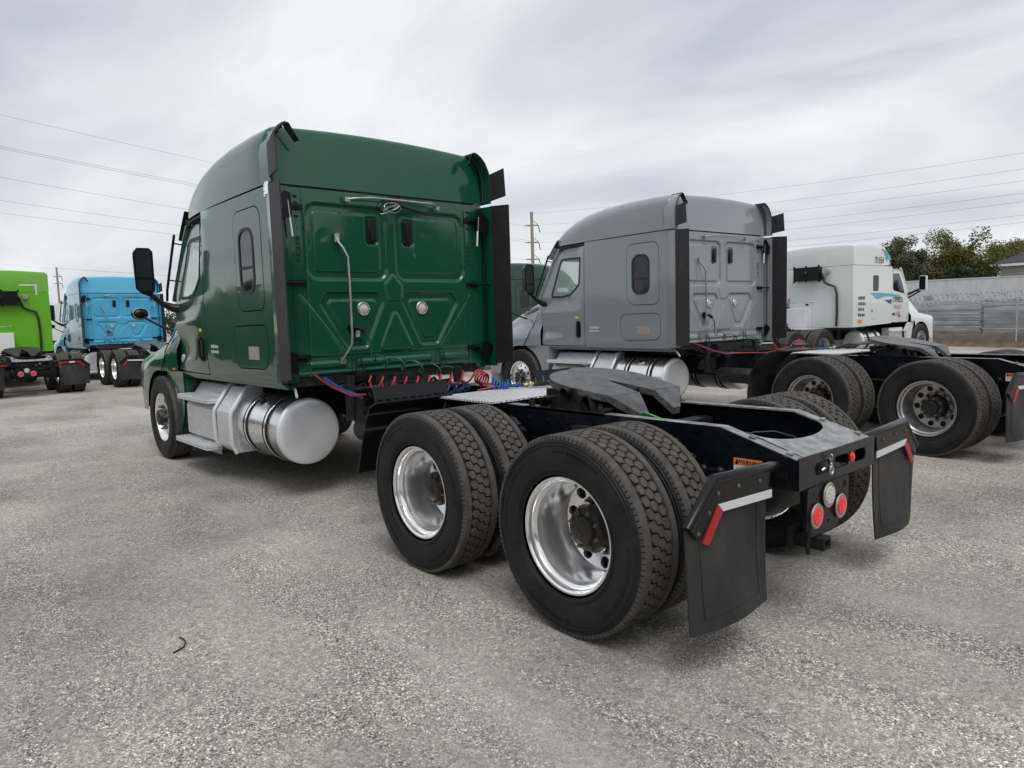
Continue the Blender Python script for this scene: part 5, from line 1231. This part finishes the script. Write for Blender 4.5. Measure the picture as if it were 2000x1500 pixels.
# trees
def tree(u, dist, height, spread, label, leafm, seed, base=.8, lean=0, n=5200, cat='tree', name='tree', ls=.25):
    rnd = random.Random(seed); p = at(u, 620, dist); T = thing(name, label, cat, (p.x, p.y, 0), rnd.uniform(0, 6), 'trees beyond the wall')
    br = []
    def trunk(g):
        g.tube([(0, 0, 0), (.05, .03, height*.2), (.12, 0, height*.42), (.1, .08, height*.62)], [height*.035, height*.028, height*.02, height*.012], 8)
        for k in range(13):
            a = rnd.uniform(0, 6.28); h0 = height*rnd.uniform(.15, .5); L_ = spread*rnd.uniform(.4, .85); h1 = h0+height*rnd.uniform(.15, .42)
            m = Vector((L_*.45*cos(a), L_*.45*sin(a), h0+(h1-h0)*.45)); e_ = Vector((L_*cos(a), L_*sin(a), h1)); br.append(m); br.append(e_); br.append((m+e_)/2)
            g.tube([(.08, 0, h0), m, e_], [height*.013, height*.008, height*.003], 5)
    put('trunk', None, trunk, ['bark'], T, smooth=60)
    cl = [(b+Vector((rnd.gauss(0, .3), rnd.gauss(0, .3), rnd.gauss(0, .25))), rnd.uniform(.45, .95)*spread*.33) for b in br for _ in range(2)]
    for k in range(16): cl.append((Vector((rnd.uniform(-.75, .75)*spread, rnd.uniform(-.75, .75)*spread, rnd.uniform(.25, .72)*height)), spread*.26))
    def crown(g):
        for k in range(n):
            c, r = cl[rnd.randrange(len(cl))]; d = Vector((rnd.gauss(0, 1), rnd.gauss(0, 1), rnd.gauss(0, .8))); d.normalize(); q = c+d*r*rnd.random()**.4
            if q.z < base: continue
            if q.z > height: q.z = height-rnd.random()*.4
            a = Vector((rnd.gauss(0, 1), rnd.gauss(0, 1), rnd.gauss(0, .6))).normalized()*ls*rnd.uniform(.5, 1.1); b = a.cross(Vector((rnd.gauss(0, 1), rnd.gauss(0, 1), rnd.gauss(0, 1)))).normalized()*ls*.45
            g.add([q-a*.5, q+b*.5, q+a*.5, q-b*.5], [(0, 1, 2, 3)])
    put('crown', None, crown, [leafm], T, smooth=0, merge=False)
tree(1768, 56, 8.0, 2.4, 'thin grey-green tree just right of the white truck roof', 'leaf3', 11, n=15000)
tree(1835, 58, 7.6, 2.9, 'rounded olive tree between the thin grey one and the tall one', 'leaf', 12, n=20000)
tree(1912, 70, 10.0, 4.6, 'tall broad olive tree left of the house roof', 'leaf', 13, n=30000)
tree(1975, 80, 11.2, 3.6, 'tree rising behind the house roof at the right edge', 'leaf', 14, n=16000)
tree(1795, 52, 4.3, 2.2, 'dark low bushy tree close behind the wall, leftmost', 'leaf2', 15, n=14000, base=.3)
tree(1850, 52, 4.6, 2.2, 'dark low bushy tree close behind the middle of the wall', 'leaf2', 16, n=14000, base=.3)
tree(1905, 53, 4.9, 2.3, 'dark low bushy tree close behind the wall beside the house', 'leaf2', 17, n=14000, base=.3)
tree(1012, 62, 5.9, 2.2, 'small tree top showing left of the grey truck mirror', 'leaf', 18, n=9000)
tree(108, 75, 5.0, 3.2, 'bare brownish tree in the gap between the lime and blue trucks', 'leaf3', 19, n=9000)
tree(60, 80, 5.0, 3.6, 'brownish tree mostly hidden behind the lime truck', 'leaf3', 20, n=3000)
tree(335, 70, 4.2, 3.0, 'low tree glimpsed between the blue truck and green cab', 'leaf2', 21, n=3000)
tree(1600, 60, 4.0, 3.2, 'low bush seen under and behind the white truck', 'leaf2', 22, n=3000, base=.2)
# distant white trailer on the left
tp = at(112, 640, 42)
TR = thing('box_trailer', 'white box trailer seen between the lime and blue trucks', 'trailer', (tp.x, tp.y, 0), .6)
put('trailer_body', None, lambda g: g.box(-3, 3, -1.25, 1.25, 1.1, 3.2), ['white'], TR, smooth=0, bevel=.02)
put('trailer_frame', None, lambda g: (g.box(-3, 3, -.5, .5, .85, 1.1), g.box(-1, -.9, -.6, .6, 0, .9)), ['framed'], TR, smooth=0)
for x in (1.6, 2.7): put('wheel', None, lambda g, x=x: (g.lathe([(-1.2, .3), (-1.2, .5), (-.9, .5), (-.9, .3)], 24, (x, 0, .5)), g.lathe([(1.2, .3), (1.2, .5), (.9, .5), (.9, .3)], 24, (x, 0, .5)), g.lathe([(-1.15, .3), (1.15, .3)], 16, (x, 0, .5)), g.lathe([(-1.15, .001), (-1.15, .3)], 16, (x, 0, .5))), ['rubber'], TR)

# utility poles and lines
def pole(u, vtop, dist, label, arms, r=.16):
    top = at(u, vtop, dist); P = thing('utility_pole', label, 'pole', (top.x, top.y, 0), atan2(Rv.y, Rv.x))
    put('mast', None, lambda g: g.tube([(0, 0, 0), (0, 0, top.z)], [r*1.15, r*.8], 12), ['wood'], P, smooth=50)
    for v in arms:
        z = at(u, v, dist).z
        put('cross_arm', None, lambda g: (g.box(-.42, .55, -.06, .06, z-.05, z+.05), g.tube([(.0, -.08, z+.5), (.5, -.08, z+.05)], .025, 5)), ['wood'], P)
        put('insulator', None, lambda g: (g.tube([(.55, 0, z), (.60, 0, z-.25), (.68, 0, z-.62)], .035, 6), g.tube([(-.42, 0, z), (-.6, 0, z+.02)], .03, 6)), ['framed'], P)
    return P
pole(1038, 414, 60, 'tall weathered wooden utility pole right of the foreground green cab', (440, 473, 506))
pole(110, 522, 95, 'distant utility pole above the gap beside the lime truck', (540, 554), .14)
pole(1960, 330, 36, 'utility pole', ()) if False else None
def line(name, label, A, B, sag, r=.0075):
    def f(g): g.tube([A.lerp(B, i/24)-Vector((0, 0, sag*4*(i/24)*(1-i/24))) for i in range(25)], r, 4, False)
    tag(put(name, None, f, ['wire'], smooth=0), label, 'cable', 'overhead power lines')
Lw = [((-120, 196), (1034, 443), 34, 60, 'highest overhead wire on the left, thin and alone'), ((-120, 266), (1034, 474), 30, 60, 'upper wire of the close pair above the green cab'), ((-120, 262), (1034, 470), 30, 60.6, 'lower wire of the close pair above the green cab'),
      ((-120, 325), (1034, 508), 30, 60, 'wire third from the top on the left side'), ((-120, 374), (1034, 520), 34, 60, 'second lowest of the steep wires on the left'), ((-120, 400), (1034, 528), 34, 60, 'lowest of the steep wires on the left')]
for a, b, d0, d1, lab in Lw: line('power_line', lab, at(*a, d0), at(*b, d1), .25)
Rw = [((2120, 280), (1039, 417), 34, 60, 'highest overhead wire on the right, above the grey cab'), ((2120, 312), (1044, 440), 32, 60, 'second wire from the top on the right'), ((2120, 336), (1044, 457), 32, 60, 'third wire from the top on the right'),
      ((2120, 361), (1044, 474), 32, 60, 'fourth wire from the top on the right'), ((2120, 378), (1044, 488), 32, 60, 'fifth wire from the top on the right'), ((2120, 405), (1044, 506), 32, 60, 'sixth wire on the right, just over the white truck'), ((2120, 420), (1044, 516), 32, 60, 'lowest wire on the right, touching the white roof line')]
for a, b, d0, d1, lab in Rw: line('power_line', lab, at(*a, d0), at(*b, d1), .35)
line('power_line', 'thin wire running over the blue truck to the small pole', at(-100, 500, 60), at(110, 524, 95), .2); line('power_line', 'thin wire from the small pole into the far right', at(110, 524, 95), at(1034, 560, 110), .6, .02)

# small things on the ground
def on_ground(u, v):
    d = Fv+R2*((u-1000)/FPX)-U2*((v-750)/FPX); return Vector(CAM)+d*(-CAM[2]/d.z)
SK = [on_ground(*p)+Vector((0, 0, z)) for p, z in (((351, 1247), .006), ((358, 1252), .012), ((363, 1259), .014), ((359, 1267), .010), ((339, 1277), .005))]
tag(put('bent_stick', None, lambda g: g.tube(SK, .0042, 6), ['hblack'], smooth=60), 'thin bent black piece of cable on the asphalt at lower left', 'debris')
def stones(mat_, n, seed, smin, smax, label):
    rnd = random.Random(seed)
    def f(g):
        for k in range(n):
            d = 1.3*(11/1.3)**(rnd.random()**.8); a = YAW+rnd.uniform(-.72, .72); x = CAM[0]+d*cos(a); y = CAM[1]+d*sin(a)
            m = sin(x*1.7+sin(y*2.3)*1.2)+sin(y*2.1+1.3*sin(x*1.1))
            if m < rnd.uniform(-1.4, 1.3): continue
            s = rnd.uniform(smin, smax); r = rnd.uniform(0, 6)
            b = [(x+s*cos(r+t)*rnd.uniform(.6, 1.1), y+s*sin(r+t)*rnd.uniform(.6, 1.1), -.0005) for t in (0, 1.57, 3.14, 4.71)]
            tpt = (x+rnd.uniform(-.3, .3)*s, y+rnd.uniform(-.3, .3)*s, s*rnd.uniform(.5, .8)); t2 = (tpt[0]+s*.35, tpt[1]+s*.2, tpt[2]*.9)
            g.add(b+[tpt, t2], [(0, 1, 5, 4), (1, 2, 5), (2, 3, 4, 5), (3, 0, 4)])
    tag(put('gravel', None, f, [mat_], smooth=0, merge=False), label, 'gravel', kind='stuff')
stones('stone', 26000, 31, .0022, .0055, 'loose pale gravel grains scattered over the asphalt')
stones('tstone', 12000, 32, .0022, .0048, 'loose dark gravel grains scattered over the asphalt')

# unseen belt of trees behind and left of the viewer, added to darken the paintwork's reflections
def belt(g):
    rnd = random.Random(77)
    blobs = []
    for k in range(118):
        a = radians(40+k*1.62); d = rnd.uniform(30, 36); h = rnd.uniform(3.6, 7.2)+1.2*sin(k*.35); w = rnd.uniform(1.6, 2.8)
        x, y = CAM[0]+2+d*cos(a), CAM[1]+d*sin(a)
        for j in range(5): blobs.append((x+rnd.gauss(0, .8), y+rnd.gauss(0, .8), h*(.15+.2*j), w*(1.0-.1*j)))
    for k in range(46):
        x = 4+k*.95; y = 10.5+rnd.uniform(-.5, .5)-.01*x; h = rnd.uniform(1.5, 2.3)+.9*max(0, sin(k*.55))
        for j in range(3): blobs.append((x, y, h*(.2+.3*j), rnd.uniform(.9, 1.3)))
    for (x, y, z, w) in blobs:
        for k in range(38):
            d = Vector((rnd.gauss(0, 1), rnd.gauss(0, 1), rnd.gauss(0, 1))).normalized(); q = Vector((x, y, z))+d*w*rnd.random()**.3
            if q.z < 0: q.z = .2
            a = Vector((rnd.gauss(0, 1), rnd.gauss(0, 1), rnd.gauss(0, 1))).normalized()*.62; b = a.orthogonal().normalized()*.40
            g.add([q-a, q+b, q+a, q-b], [(0, 1, 2, 3)])
tag(put('added_tree_belt', None, belt, ['leaf2'], smooth=0, merge=False), 'unseen belt of dark trees added behind the viewer to darken reflections', 'trees', kind='stuff')
